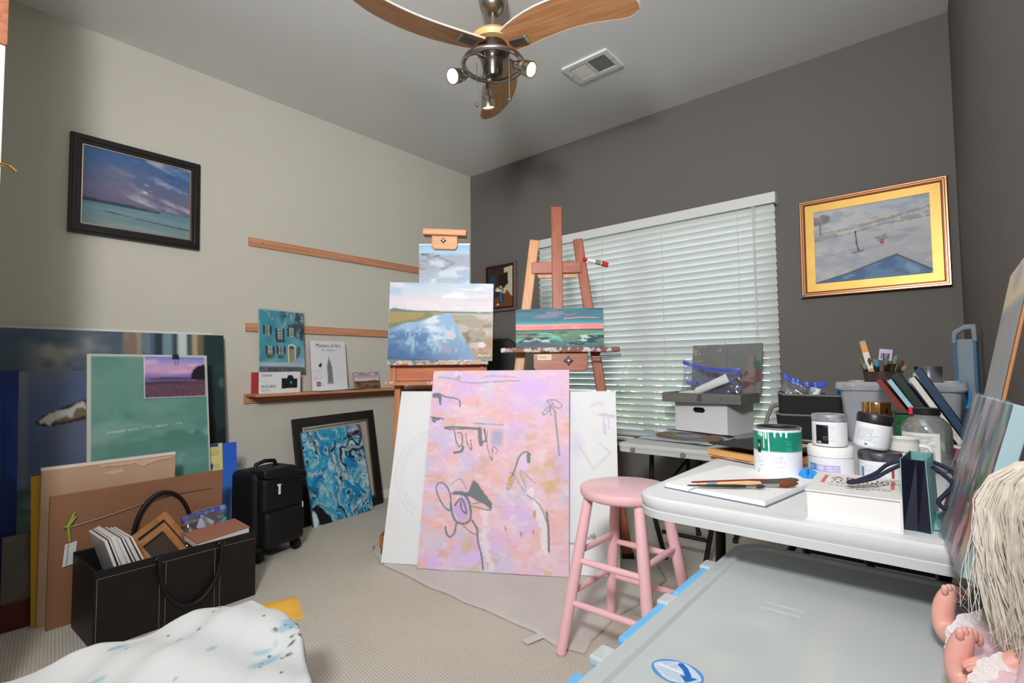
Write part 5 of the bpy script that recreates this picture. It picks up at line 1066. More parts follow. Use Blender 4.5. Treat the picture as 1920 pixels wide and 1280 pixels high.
def tube_of(name, label, m4, l, r, c, capc, cat='paint tube', label_c=None):
    t = thing(name, label, cat)
    mb = MB(); N = 16; secs = [(0, 1, 1), (.3, 1, .95), (.7, 1.02, .55), (.96, 1.05, .10), (1, 1.05, .08)]
    vs = [(r*sx*math.cos(2*math.pi*i/N), r*sy*math.sin(2*math.pi*i/N), l*q) for q, sx, sy in secs for i in range(N)]
    mb.add(vs, [(k*N+i, k*N+(i+1) % N, (k+1)*N+(i+1) % N, (k+1)*N+i) for k in range(4) for i in range(N)]+[tuple(range(N-1, -1, -1)), tuple(range(4*N, 5*N))])
    obj('tube_body', mb, mat('tube_%d_%d_%d' % c, c, .35), t, smooth=50)
    obj('tube_cap', MB().lathe([(r*.55, -.022), (r*.6, -.002), (r*.5, 0)], 14), mat('tube_%d_%d_%d' % capc, capc, .4), t, smooth=40)
    t.matrix_world = m4; return t
tube_of('paint_tube', 'large white paint tube lying in the sketch box bag', PM @ Matrix.Translation((-.055, .09, .062)) @ Matrix.Rotation(R(66), 4, 'Y'), .20, .024, (232, 232, 234), (226, 226, 226))
tube_of('paint_tube', 'short cream paint tube at the left of the sketch box bag', PM @ Matrix.Translation((-.165, .085, .040)) @ Matrix.Rotation(R(84), 4, 'Y'), .105, .018, (226, 222, 210), (70, 110, 190))
# palette papers
def art_palette():
    a = Art(80, 50, (140, 112, 90)); a.tex(5, 5, (110, 84, 70), 2, .48, .15, .8); a.blob(.5, .5, .26, .26, (120, 160, 196), .95, .0, .3); a.tex(6, 6, (170, 196, 214), 5, .52, .12, .8, a.reg(.25, .75, .25, .75, .1)); a.blob(.72, .68, .12, .12, (60, 140, 176), .9); a.blob(.17, .35, .07, .10, (176, 176, 50), .95); a.blob(.3, .22, .14, .12, (60, 54, 50), .9); a.blob(.42, .15, .2, .1, (180, 120, 104), .9); a.blob(.85, .7, .08, .1, (150, 150, 84), .8); a.blob(.2, .62, .14, .12, (120, 124, 86), .8); return a
for k, (x, y, rz, w, d, c, lb) in enumerate(((2.30, -.685, -9, .43, .34, (60, 66, 74), 'dark blotting sheet at the bottom of the palette pile'), (2.305, -.68, -4, .40, .32, (214, 216, 226), 'pale lavender stained sheet under the palette'), (2.29, -.67, -12, .36, .31, (176, 200, 212), 'pale blue stained sheet directly under the palette'))):
    p_ = obj('palette_sheet', MB().box(-w/2, w/2, -d/2, d/2, 0, .0018), mat('sheet_%d' % k, c, .6, var=.25 if k else .1, vscale=12), loc=(x, y, T2+.0005+.003*k), rot=(0, 0, R(rz)))
    tag(p_, lb, 'paper', 'sheets under the palette')
pal = thing('wooden_palette', 'oval wooden palette smeared with blue paint on the lower table', 'palette', (2.31, -.675, T2+.0095), R(-16))
poly = []
for k in range(40):
    a = 2*math.pi*k/40; q = 1-.16*math.exp(-((a-3.6)/.22)**2); poly.append((.195*q*math.cos(a), .132*q*math.sin(a)))
obj('palette_board', MB().prism(poly, 0, .005), wood('palette_wood', (118, 86, 70), (150, 112, 92), (3, 20, 20)), pal)
art_surface('paint_smears', art_palette(), lambda u, v: (.19*(2*u-1)*math.sqrt(max(0, 1-.5*(1-2*v)**2)), .128*(1-2*v)*math.sqrt(max(0, 1-.5*(2*u-1)**2)), .0055), art_mat(), pal)
def brush(name, label, p0, p1, r, hc, ferr, bc, tl=.14, fl=.12, tipc=None):
    """p0 = end of handle, p1 = tip of the hair"""
    p0, p1 = Vector(p0), Vector(p1); d = p1-p0
    t = thing(name, label, 'paintbrush'); P = lambda q: p0+d*q
    k = 1-tl-fl
    obj('handle', MB().tube([P(0), P(.02), P(k*.3), P(k*.8), P(k)], [r*.35, r*.5, r*.75, r*1.15, r*.9], 12), mat('handle_%d_%d_%d' % hc, hc, .35), t, smooth=50)
    obj('ferrule', MB().tube([P(k-.005), P(k+fl*.5), P(1-tl)], [r*.95, r*1.0, r*1.25], 12), mat('ferrule_%d_%d_%d' % ferr, ferr, .25, 1), t, smooth=50)
    obj('bristles', MB().tube([P(1-tl-.005), P(1-tl*.6), P(1-tl*.2), P(1)], [r*1.2, r*1.55, r*1.1, r*.25], 12), mat('hair_%d_%d_%d' % bc, bc, .8), t, smooth=60)
    if tipc: obj('handle_band', MB().tube([P(.09), P(.19)], [r*.66, r*.78], 12), mat('band_%d_%d_%d' % tipc, tipc, .4), t, smooth=50)
    return t
brush('long_brush', 'thin black brush lying across the palette sheets', (2.10, -.475, T2+.018), (2.535, -.61, T2+.019), .004, (50, 42, 38), (120, 110, 100), (40, 34, 32))

# ---------------- things on the crowded table
def lathe_art(name, art, r, z0, z1, a0, a1, parent, m=None):
    return art_surface(name, art, lambda u, v: (r*math.cos(R(a0+(a1-a0)*u)), r*math.sin(R(a0+(a1-a0)*u)), z1+(z0-z1)*v), m or art_mat('print_flat', .45, .3, 0), parent, True)
paper_w = mat('paper_white', (240, 240, 240), .6)
# sketch pad
sp_ = thing('sketch_pad', 'white sketch pad with a teal mark lying on the crowded table', 'sketchbook', (3.028, -2.158, T1), R(-9))
obj('back_card', MB().box(-.112, .112, -.152, .152, 0, .002), mat('card_slate', (104, 120, 140), .7), sp_)
obj('pages', MB().box(-.110, .110, -.150, .150, .002, .012), paper_w, sp_, bevel=.001)
def art_pad():
    a = Art(60, 80, (242, 242, 242)); a.stroke([(.40, .72), (.52, .78), (.56, .80)], .02, (140, 206, 196), .7, .6, .02); a.stroke([(.66, .70), (.84, .66), (.87, .70)], .016, (150, 212, 204), .7, .6, .02); return a
art_surface('top_sheet', art_pad(), lambda u, v: ((u-.5)*.219, (.5-v)*.299, .0123), art_mat('print_flat', .45, .3, 0), sp_)
brush('wide_brush', 'tan-handled brush with brown hair and a blue band on the sketch pad', (2.974, -2.303, .762), (3.139, -2.164, .762), .0058, (218, 188, 132), (176, 176, 178), (112, 66, 40), .20, .17, (92, 160, 180))
brush('slim_brush', 'slim crimson-handled brush behind the tan one on the sketch pad', (2.960, -2.300, .764), (3.134, -2.128, .762), .0038, (140, 32, 50), (190, 190, 192), (90, 84, 80), .13, .16)
brush('small_brush', 'small black-handled brush with its tip off the left of the sketch pad', (2.958, -2.318, .760), (3.09, -2.228, .760), .003, (40, 38, 42), (170, 170, 172), (60, 50, 44), .12, .12)
# paint tin
can = thing('paint_tin', 'open green and white paint tin with white drips on its side', 'paint can', (3.064, -2.006, T1))
tin = mat('tin_metal', (196, 198, 200), .28, 1)
obj('tin_wall', MB().lathe([(.050, 0), (.053, .001), (.053, .118), (.0545, .120), (.0545, .124), (.046, .124), (.046, .118), (.050, .114), (.050, .004)], 48), tin, can, smooth=40)
obj('wet_paint', MB().lathe([(.001, .100), (.0495, .100)], 32), mat('white_paint', (238, 240, 240), .2), can)
def art_tin():
    a = Art(150, 60, (232, 234, 240)); a.mix(a.reg(-1, 2, -1, .44, .01), (18, 132, 108)); a.mix(a.reg(-1, 2, .955, 2, .01), (20, 110, 100))
    a.mix(a.reg(.205, .27, .22, .48, .01), (44, 46, 50)); a.blob(.235, .33, .02, .05, (210, 206, 190), .9); a.lines((.21, .32, .08, .20), 2, (130, 200, 184), 3, .7); a.lines((.60, .70, .20, .42), 5, (110, 190, 172), 4, .6); a.lines((.22, .34, .55, .85), 4, (180, 184, 196), 5, .7, .3); a.lines((.44, .62, .52, .85), 8, (176, 180, 194), 6, .6, .35)
    a.mix(a.reg(.205, .225, .82, .90, .01), (150, 190, 70)); a.mix(a.reg(.52, .60, .86, .96, .005)*(np.sin(a.u*900) > 0), (40, 40, 44))
    for u, l in ((.315, .36), (.385, .44), (.35, .16), (.47, .12), (.24, .10), (.55, .10), (.62, .12), (.28, .12)): a.stroke([(u, -.02), (u+(.006 if l > .3 else 0), l)], .016 if l > .3 else .026, (240, 242, 240), 1, .3)
    a.mix(a.reg(-1, 2, -1, .045, .02), (238, 240, 240)); return a
lathe_art('paper_label', art_tin(), .0536, .002, .1195, 193, 373, can)
# stacked frames
sf = thing('wooden_tray_frame', 'black-topped wooden frame stack on a pinkish rag behind the green tin', 'picture frame', (2.992, -1.745, T1+.006), R(-21))
ash = wood('ash_edge', (196, 142, 84), (220, 170, 110), (2, 26, 26), .5)
obj('lower_frame', MB().frame(-.118, .118, -.13, .13, .02, 0, .016), ash, sf).rotation_euler = (R(90), 0, 0)
obj('upper_frame', MB().frame(-.123, .123, -.135, .135, .02, 0, .016), ash, sf, loc=(0, 0, .017)).rotation_euler = (R(90), 0, 0)
for c_ in sf.children: c_.rotation_euler = (R(-90), 0, 0); 
obj('black_top', MB().box(-.121, .121, -.133, .133, .033, .036), mat('black_card', (38, 36, 36), .6), sf)
obj('inset', MB().frame(-.01, .085, -.075, .045, .014, -.0375, -.036), ash, sf, rot=(R(-90), 0, 0))
obj('white_note', MB().box(.006, .07, -.028, .058, .0365, .0375), paper_w, sf)
sl_ = MB().grid(lambda u, v: ((u-.5)*.26, (v-.5)*.27, .003+.003*math.sin(21*u+3*v)*math.sin(17*v)), 20, 20)
rg = obj('rag', sl_, mat('rag_pink', (196, 172, 170), .9), loc=(2.985, -1.755, T1+.001), rot=(0, 0, R(-24)), smooth=70)
tag(rg, 'crumpled pinkish rag under the black-topped wooden frame', 'rag')
# blue cloth
def blue_fn(u, v):
    a = 2*math.pi*u; q = .028*(1+.25*math.sin(3*a)+.12*math.sin(7*a)); w = v
    return (q*w*math.cos(a), q*w*math.sin(a), .024*(1-w**2)*(1+.3*math.sin(5*a))+.001)
bc = obj('blue_rag', MB().grid(blue_fn, 28, 8), mat('bright_blue', (40, 140, 214), .6), loc=(3.135, -2.030, T1+.0005), smooth=70)
tag(bc, 'crumpled bright blue paper towel beside the green tin', 'paper towel')
# jars
def art_jar(kind):
    a = Art(96, 40, (232, 234, 238))
    if kind == 0:
        a.lines((.50, .60, .15, .85), 9, (140, 146, 160), 3, .6, .3); a.mix(a.reg(.28, .50, .08, .97, .006), (22, 22, 25)); a.mix(a.reg(.44, .5, .13, .17, .01), (170, 60, 100)); a.lines((.41, .49, .62, .80), 3, (190, 176, 120), 4, .8); a.mix(a.reg(.31, .38, .86, .92, .01), (226, 226, 226))
    elif kind == 1: a.lines((.22, .60, .18, .80), 12, (150, 156, 168), 5, .7, .4); a.blob(.42, .92, .03, .04, (40, 42, 46))
    elif kind == 2:
        a.mix(a.reg(.24, .36, .28, .62, .008), (70, 150, 206)); a.lines((.25, .35, .34, .56), 2, (226, 236, 244), 6, .8); a.mix(a.reg(.36, .66, .30, .66, .02), (190, 176, 228)); a.blob(.42, .47, .05, .16, (226, 218, 244), .9, wob=0); a.lines((.49, .64, .36, .62), 2, (240, 238, 248), 7, .9, .5)
    else: a.lines((.25, .62, .15, .8), 9, (156, 180, 206), 8, .7, .4); a.mix(a.reg(.62, .66, .2, .9, .01), (176, 44, 44)); a.mix(a.reg(.2, .24, .3, .9, .01), (60, 110, 180))
    return a
jl = mat('jar_lid_black', (36, 32, 38), .35, var=.5, vscale=60)
def jar(label, loc, r, h, kind, lid, lid_h, tilt=(0, 0, 0), spin=0, dribble=False):
    t = thing('paint_jar', label, 'paint jar', loc); t.rotation_euler = tilt
    obj('jar_body', MB().lathe([(r*.94, 0), (r, .004), (r, h-lid_h-.003), (r*.93, h-lid_h)], 40), mat('jar_white', (236, 238, 240), .4), t, smooth=40)
    obj('jar_lid', MB().lathe([(r*1.02, h-lid_h), (r*1.03, h-.004), (r*.97, h), (r*.8, h-.0015), (.001, h-.0015)], 40), lid, t, smooth=40)
    lathe_art('jar_label', art_jar(kind), r+.0006, h*.06, h-lid_h-.004, 150+spin, 350+spin, t)
    return t
wl = mat('jar_lid_white', (240, 240, 238), .35)
jar('wide white paint tub with a lavender label, lowest left of the jar stack', (3.166, -1.938, T1), .048, .078, 2, wl, .024, spin=20)
jar('paint jar with a black square label on top of the lavender-labelled tub', (3.166, -1.936, T1+.0785), .037, .076, 0, mat('lid_smeared', (150, 148, 158), .35, var=.5, vscale=40), .016, spin=25)
jar('low dark-lidded paint jar under the tilted jar', (3.262, -1.900, T1), .043, .068, 3, mat('lid_smeared_dark', (74, 70, 80), .35, var=.7, vscale=50), .018, spin=30)
jar('tilted dark-lidded paint jar leaning on top of the low jar', (3.243, -1.888, T1+.074), .036, .082, 1, jl, .022, (R(-3), R(9), 0), spin=25)
# gold-capped bottle, mug, green tin, glass jar
gb = thing('gold_capped_bottle', 'white bottle with a shiny gold cap behind the paint jars', 'bottle', (3.238, -1.655, T1))
obj('bottle_body', MB().lathe([(.032, 0), (.034, .004), (.034, .118), (.031, .122)], 36), mat('bottle_white', (236, 236, 238), .3), gb, smooth=40)
obj('gold_cap', MB().lathe([(.0345, .120), (.0345, .166), (.033, .170), (.001, .170)], 36), mat('gold_chrome', (214, 168, 110), .12, 1), gb, smooth=40)
def art_bot():
    a = Art(70, 60, (236, 236, 238)); a.lines((.44, .8, .05, .7), 14, (150, 152, 160), 3, .7, .4); a.lines((.40, .8, .8, .92), 1, (110, 112, 120), 5, .8, .5); return a
lathe_art('bottle_label', art_bot(), .0346, .01, .115, 170, 360, gb)
mg = thing('floral_mug', 'white mug with brown petal pattern among the paint jars', 'mug', (3.298, -1.800, T1))
obj('mug_body', MB().lathe([(.028, 0), (.031, .004), (.036, .09), (.0375, .092), (.034, .092), (.029, .01), (.001, .01)], 36), mat('mug_white', (232, 230, 224), .25), mg, smooth=40)
def art_mug():
    a = Art(60, 40, (232, 230, 224))
    for u in (.3, .48, .66):
        for k in range(4): a.blob(u+.05*math.cos(k*1.57+.5), .5+.2*math.sin(k*1.57+.5), .02, .12, (96, 50, 40), .9, k*1.57, wob=0)
        a.blob(u, .5, .02, .05, (200, 60, 50), .9, wob=0)
    return a
art_surface('petal_pattern', art_mug(), lambda u, v: ((.0365-.005*v)*math.cos(R(180+180*u)), (.0365-.005*v)*math.sin(R(180+180*u)), .085-.075*v), art_mat('print_flat', .45, .3, 0), mg, True)
obj('mug_handle', MB().tube(smooth_path([(.034, .0, .075), (.055, .0, .07), (.06, 0, .045), (.05, 0, .022), (.031, 0, .02)]), .005, 8), MATS['mug_white'], mg, smooth=50)
gt = thing('green_tin', 'narrow dark green patterned tin beside the gold-capped bottle', 'tin', (3.288, -1.600, T1), R(12))
obj('tin_box', MB().box(-.016, .016, -.03, .03, 0, .135), mat('tin_green', (26, 90, 50), .35, var=.5, vscale=60), gt, bevel=.003)
obj('tin_lid', MB().box(-.017, .017, -.031, .031, .135, .142), mat('tin_black', (26, 26, 28), .4), gt, bevel=.002)
gj = thing('glass_jar', 'large clear glass jar with black lid and a printed paper tag', 'jar', (3.345, -1.690, T1))
glm = film('jar_glass', (240, 244, 242), .26, .05, .5, .3)
obj('jar_wall', MB().lathe([(.045, 0), (.052, .006), (.053, .10), (.050, .118), (.036, .134), (.029, .138), (.029, .146)], 40, caps=False), glm, gj, smooth=60)
obj('jar_base', MB().lathe([(.001, .002), (.050, .004)], 32, caps=False), glm, gj)
obj('jar_contents', MB().lathe([(.044, .005), (.048, .01), (.048, .04), (.001, .042)], 32), mat('murky_water', (186, 188, 182), .3), gj, smooth=50)
obj('black_lid', MB().lathe([(.031, .144), (.031, .158), (.028, .160), (.001, .160)], 32), mat('lid_black', (26, 26, 27), .4), gj, smooth=40)
obj('red_tab', MB().box(-.034, -.025, -.02, -.008, .144, .162), mat('tab_red', (206, 44, 48), .4), gj, bevel=.001)
def art_tag():
    a = Art(40, 44, (226, 226, 224)); a.lines((.2, .92, .08, .92), 15, (110, 112, 118), 3, .75, .4); a.blob(.1, .2, .04, .05, (90, 90, 100), .6); return a
art_surface('printed_tag', art_tag(), lambda u, v: (.0545*math.cos(R(205+95*u)), .0545*math.sin(R(205+95*u))-.001, .10-.075*v), art_mat('print_flat', .45, .3, 0), gj, True)
# thick book
bk = thing('theory_book', 'thick white art theory book with black and red title lying on the table', 'book', (3.256, -2.265, T1), R(3))
obj('page_block', MB().box(-.068, .066, -.092, .092, .003, .052), mat('page_edges', (244, 243, 242), .7), bk, bevel=.001)
obj('cover', MB().box(-.071, .069, -.095, .095, 0, .003).box(-.071, .069, -.095, .095, .052, .0545).box(.066, .069, -.095, .095, .003, .052), mat('cover_white', (236, 234, 232), .35), bk, bevel=.0008)
redp = mat('print_red', (222, 104, 112), .5)
flat = (0, 0, 0)
text('title_print', 'ART in', .027, blk, bk, (-.042, .036, .0546), flat, sx=1.2, ext=0.0001); text('title_print', 'THEORY', .024, blk, bk, (-.042, .013, .0546), flat, sx=.98, ext=0.0001); text('title_print', '1900-2000', .018, blk, bk, (-.042, -.007, .0546), flat, sx=1.0, ext=0.0001)
for x in (-.055, .052): obj('red_bar', MB().box(x, x+.006, -.014, .058, .0546, .0550), redp, bk)
obj('red_rule', MB().box(-.055, .058, -.0175, -.0165, .0546, .0549).box(-.055, .058, .061, .062, .0546, .0549), redp, bk)
text('subtitle_print', 'An Anthology of Changing Ideas', .0072, MATS['print_dark'], bk, (-.040, -.032, .0546), flat); text('editor_print', 'New Edition', .0075, MATS['print_dark'], bk, (-.014, -.048, .0546), flat)
# gift bag
gbg = thing('gift_bag', 'small teal gift bag with navy cord handles beside the thick book', 'gift bag', (3.350, -2.272, T1), R(-4))
teal = mat('teal_paper', (132, 190, 190), .45); navy = mat('navy_paper', (22, 24, 44), .6)
bw, bd, bh = .018, .056, .118
obj('left_panel', MB().box(-bw-.001, -bw, -bd, bd, 0, bh), teal, gbg)
obj('right_panel', MB().add([(bw, -bd, 0), (bw, bd, 0), (bw-.004, bd, bh), (bw-.004, -bd, bh), (bw+.001, -bd, 0), (bw+.001, bd, 0), (bw-.003, bd, bh), (bw-.003, -bd, bh)], [(0, 1, 2, 3), (7, 6, 5, 4), (0, 4, 5, 1), (1, 5, 6, 2), (2, 6, 7, 3), (3, 7, 4, 0)]), teal, gbg)
obj('far_gusset', MB().add([(-bw, bd, 0), (0, bd-.006, 0), (bw, bd, 0), (bw-.004, bd, bh), (0, bd-.014, bh), (-bw, bd, bh)], [(0, 1, 4, 5), (1, 2, 3, 4)]), teal, gbg)
obj('near_gusset', MB().add([(-bw, -bd, 0), (0, -bd+.004, 0), (bw, -bd, 0), (bw-.004, -bd, bh), (0, -bd+.024, bh*.97), (-bw, -bd, bh)], [(0, 1, 4, 5), (1, 2, 3, 4)]), navy, gbg)
obj('lining', MB().box(-bw+.0004, -bw+.001, -bd+.002, bd-.002, .002, bh-.001).box(bw-.0052, bw-.0046, -bd+.002, bd-.002, .03, bh-.001), navy, gbg)
obj('bag_base', MB().box(-bw, bw, -bd, bd, 0, .001), teal, gbg)
obj('base_flap', MB().add([(bw, -.03, .002), (bw+.035, -.025, .003), (bw+.030, .03, .02), (bw, .03, .02)], [(0, 1, 2, 3)]), teal, gbg)
rope = mat('navy_cord', (34, 38, 62), .7, bump=.4, bscale=300)
obj('cord_handle', MB().tube(smooth_path([(-bw, .02, bh-.012), (-.045, .01, bh-.022), (-.062, -.01, bh-.038), (-.085, -.03, bh-.050), (-.098, -.036, bh-.0535), (-.090, -.044, bh-.0525), (-.062, -.026, bh-.044), (-.042, -.01, bh-.030), (-bw, -.01, bh-.014)]), .0035, 8), rope, gbg, smooth=50)
obj('cord_handle', MB().tube(smooth_path([(bw, .02, bh-.012), (.04, .012, bh-.022), (.052, -.005, bh-.04), (.050, -.022, bh-.062), (.036, -.03, bh-.078), (.026, -.026, bh-.07), (.036, -.02, bh-.055), (.044, -.016, bh-.038), (bw, -.012, bh-.014)]), .0035, 8), rope, gbg, smooth=50)
# plastic-wrapped painting at the table end
def art_wrap():
    a = Art(90, 90, (176, 170, 180)); a.tex(5, 3, (216, 170, 170), 2, .5, .12, .8); a.tex(7, 3, (120, 160, 160), 5, .5, .12, .8); a.tex(9, 3, (160, 130, 200), 8, .5, .1, .8, a.reg(.45, 2, -1, .45, .1)); a.tex(8, 3, (216, 170, 90), 11, .5, .1, .8, a.reg(.4, 2, .4, .9, .1)); a.tex(8, 4, (206, 100, 110), 14, .55, .08, .8, a.reg(-1, 2, .5, 2, .1)); a.tex(7, 3, (70, 150, 190), 17, .54, .1, .8, a.reg(-1, .6, .4, 2, .1)); a.tex(9, 4, (120, 150, 84), 21, .56, .08, .8, a.reg(.5, 2, .2, .7, .1)); a.tex(12, 2, (226, 220, 226), 24, .6, .08, .6); a.tex(14, 3, (90, 96, 110), 28, .62, .06, .7); return a
wp = canvas('wrapped_abstract', 'colourful abstract canvas in clear wrap leaning at the end of the crowded table', 'painting', 3.384, -2.392, T1+.0005, -84, 14.5, 0, .255, .232, art_wrap(), .020, (176, 204, 214))
obj('clear_wrap', MB().grid(lambda u, v: ((u-.5)*.262, -.003-.002*math.sin(30*u)-.001*math.sin(17*v+9*u), v*.236), 40, 12), film('clear_sleeve', (245, 250, 252), .03, .06, .6, .5, .35), wp, smooth=70)
# big board behind it
def art_board():
    a = Art(50, 50, (176, 178, 180)); a.tex(14, 2, (166, 168, 172), 3, .5, .2, .6); a.mix(a.reg(-1, 2, -1, .16, .02), (232, 214, 184)); a.blob(.5, .06, .2, .06, (180, 190, 204), .8); return a
gbd = canvas('grey_board', 'large grey panel with a cream top leaning on the right wall behind the wrapped canvas', 'panel', 3.404, -2.215, T1+.0005, -90, 11.5, 0, .40, .455, art_board(), .005, (190, 130, 84))
# caddy
cd_ = thing('tool_caddy', 'black fabric tool caddy with grey piping on the crowded table', 'caddy', (2.993, -1.205, T1), R(8))
fab = mat('black_fabric', (26, 25, 26), .85, bump=.2, bscale=200); pip = mat('grey_piping', (112, 110, 108), .7)
def caddy_sec(z, k, wob=0):
    pts = rrect(-.105*k, .105*k, -.065*k, .065*k, .02, 4); return [(x, y) for x, y in pts]
secs = [(caddy_sec(0, .96), 0), (caddy_sec(0, 1.0), .02), (caddy_sec(0, 1.06), .085)]
obj('lower_pouch', ring_shell(secs), fab, cd_, smooth=50)
n_ = len(secs[0][0])
top = MB(); lo = caddy_sec(0, .96); hi = [(x*1.02, y*1.02) for x, y in lo]
zt = lambda x: .165-.028*math.cos(x/.105*1.6)**2+.006*math.sin(40*x)
vs = [(x, y, .02) for x, y in lo]+[(x, y, zt(x)) for x, y in hi]+[(x*.95, y*.93, zt(x)) for x, y in hi]+[(x*.9, y*.88, .03) for x, y in lo]
top.add(vs, [(r*n_+i, r*n_+(i+1) % n_, (r+1)*n_+(i+1) % n_, (r+1)*n_+i) for r in range(3) for i in range(n_)]+[tuple(range(3*n_, 4*n_))])
obj('upper_wall', top, fab, cd_, smooth=50)
obj('top_piping', MB().tube([(x, y, zt(x)) for x, y in hi], .004, 6, True), pip, cd_, smooth=50)
obj('pouch_piping', MB().tube([(x*1.06, y*1.06, .087-.012*math.cos(x*20)) for x, y in caddy_sec(0, 1)], .0035, 6, True), pip, cd_, smooth=50)
obj('side_strap', MB().tube(smooth_path([(-.108, -.02, .12), (-.128, -.03, .11), (-.145, -.045, .06), (-.148, -.05, .015), (-.140, -.045, .012)]), .008, 8), pip, cd_, smooth=50)
zip_bag('zip_bag', 'clear zip bag with a folded blue strip standing in the black caddy', .15, .10, Matrix.Translation((2.975, -1.19, T1+.125)) @ Matrix.Rotation(R(20), 4, 'Z') @ Matrix.Rotation(R(-12), 4, 'X'), 23, (42, 84, 215), -.05)
tube_of('paint_tube', 'teal-capped paint tube in the bag of the black caddy', Matrix.Translation((2.985, -1.19, T1+.09)) @ Matrix.Rotation(R(15), 4, 'Y'), .10, .017, (190, 206, 210), (60, 160, 176))
# plastic bin
bn = thing('plastic_bin', 'frosted clear plastic bin with blue latches against the right wall', 'storage bin', (3.262, -1.145, T1))
frost = film('frosted_plastic', (232, 236, 244), .55, .2, .4, .35)
o = lambda k, d: rrect(-.172+k, .172-k, -.128+d, .128-d, .025, 5)
secs = [(o(.03, .022), 0), (o(.022, .016), .02), (o(.006, .004), .185)]
m_ = ring_shell(secs); m_.f.pop()
obj('bin_wall', m_, frost, bn, smooth=40)
obj('bin_lid', ring_shell([(o(-.004, -.004), .184), (o(-.008, -.008), .19), (o(-.006, -.006), .212), (o(0, 0), .214), (o(.008, .008), .212), (o(.012, .012), .202)]), frost, bn, smooth=40)
lb_ = mat('latch_blue', (40, 150, 210), .35)
for s in (-1, 1): obj('latch', MB().slab_xz([(s*.166, .19), (s*.186, .186), (s*.188, .16), (s*.184, .135), (s*.176, .125), (s*.168, .128), (s*.176, .145), (s*.172, .17)][::s], -.03, .03), lb_, bn, bevel=.003)
blu = tag(obj('blue_packet', MB().grid(lambda u, v: ((u-.5)*.15, .01*math.sin(7*u)+.004*math.sin(11*v), v*.12+.0), 12, 10), mat('packet_blue', (110, 126, 196), .5), loc=(3.19, -1.14, T1+.012), rot=(0, 0, R(5)), smooth=60), 'blue packet seen through the wall of the frosted bin', 'packet')
blu.modifiers.new('thickness', 'SOLIDIFY').thickness = .004
pk = tag(obj('pink_folder', MB().box(-.08, .08, -.002, .002, -.05, .05), mat('folder_pink', (206, 96, 130), .5), loc=(3.29, -1.17, T1+.085), rot=(0, R(24), 0)), 'pink folder seen through the wall of the frosted bin', 'folder')
LZ = T1+.2025
tn = thing('steel_can', 'empty steel can with a white sticker standing on the frosted bin', 'can', (3.340, -1.10, LZ))
obj('can_wall', MB().lathe([(.041, 0), (.042, .003), (.042, .060), (.043, .062), (.040, .062), (.040, .004), (.001, .003)], 36), tin, tn, smooth=40)
obj('white_sticker', MB().add([(.0427*math.cos(R(a)), .0427*math.sin(R(a)), z) for z in (.008, .040) for a in range(195, 245, 10)], [(i, i+1, 6+i, 5+i) for i in range(4)]), paper_w, tn)
cu = thing('brush_cup', 'short dark cup packed with paintbrushes on the frosted bin', 'cup', (3.208, -1.11, LZ))
obj('cup_wall', MB().lathe([(.050, 0), (.056, .045), (.053, .045), (.047, .004), (.001, .003)], 28), mat('cup_dark', (60, 48, 42), .5, var=.4, vscale=40), cu, smooth=40)
rs = random.Random(12)
hcs = [(96, 70, 50), (130, 44, 48), (150, 110, 70), (70, 90, 80), (60, 50, 46), (160, 150, 130), (176, 130, 80)]
bcs = [(120, 96, 70), (104, 130, 104), (70, 60, 52), (150, 120, 80), (60, 140, 180), (110, 84, 60), (90, 110, 96)]
whr = ['leftmost', 'second from left', 'third from left', 'fourth from left', 'fifth from left', 'middle', 'fifth from right', 'fourth from right', 'third from right', 'second from right', 'rightmost']
for k in range(11):
    x = -.038+.0076*k; y = rs.uniform(-.02, .02); ln_ = rs.uniform(.075, .105)-(.02 if k > 8 else 0); sp_x = (k-4)*.0065+rs.uniform(-.004, .004)
    brush('cup_brush', '%s paint-stained brush standing in the dark cup' % whr[k], (3.208+x, -1.11+y, LZ+.005), (3.208+x+sp_x, -1.11+y*1.5, LZ+ln_), .0052, hcs[k % 7], (120, 100, 80), bcs[k % 7], .30, .3)
pst = thing('paint_stick', 'flat wooden stick with an orange and white wrapper rising from the brush cup', 'paint stick')
obj('stick', MB().box(-.009, .009, -.002, .002, 0, .155), wood('stick_wood', (170, 140, 90), (196, 166, 116)), pst)
obj('orange_band', MB().box(-.0095, .0095, -.0026, .0026, .112, .138), mat('band_orange', (220, 150, 76), .6), pst)
obj('white_wrapper', MB().box(-.0097, .0097, -.0028, .0028, .050, .112), mat('wrap_white', (214, 210, 200), .6), pst)
pst.matrix_world = Matrix.Translation((3.188, -1.125, LZ+.006)) @ Matrix.Rotation(R(-12), 4, 'Y')
bc2 = thing('barcode_brush', 'wide brush with a lavender barcode tag upright in the brush cup', 'paintbrush')
obj('handle', MB().box(-.006, .006, -.002, .002, 0, .085), mat('handle_96_70_50', (96, 70, 50)), bc2)
obj('plastic_tag', MB().box(-.020, .020, -.002, .002, .078, .120), mat('tag_lavender', (182, 172, 200), .4), bc2, bevel=.004)
obj('barcode', MB().box(-.013, -.010, -.0026, -.002, .085, .105).box(-.008, -.002, -.0026, -.002, .085, .105).box(0, .003, -.0026, -.002, .085, .105).box(.005, .012, -.0026, -.002, .085, .105), mat('print_dark', (50, 50, 54), .5), bc2)
bc2.matrix_world = Matrix.Translation((3.212, -1.125, LZ+.006)) @ Matrix.Rotation(R(7), 4, 'Y')
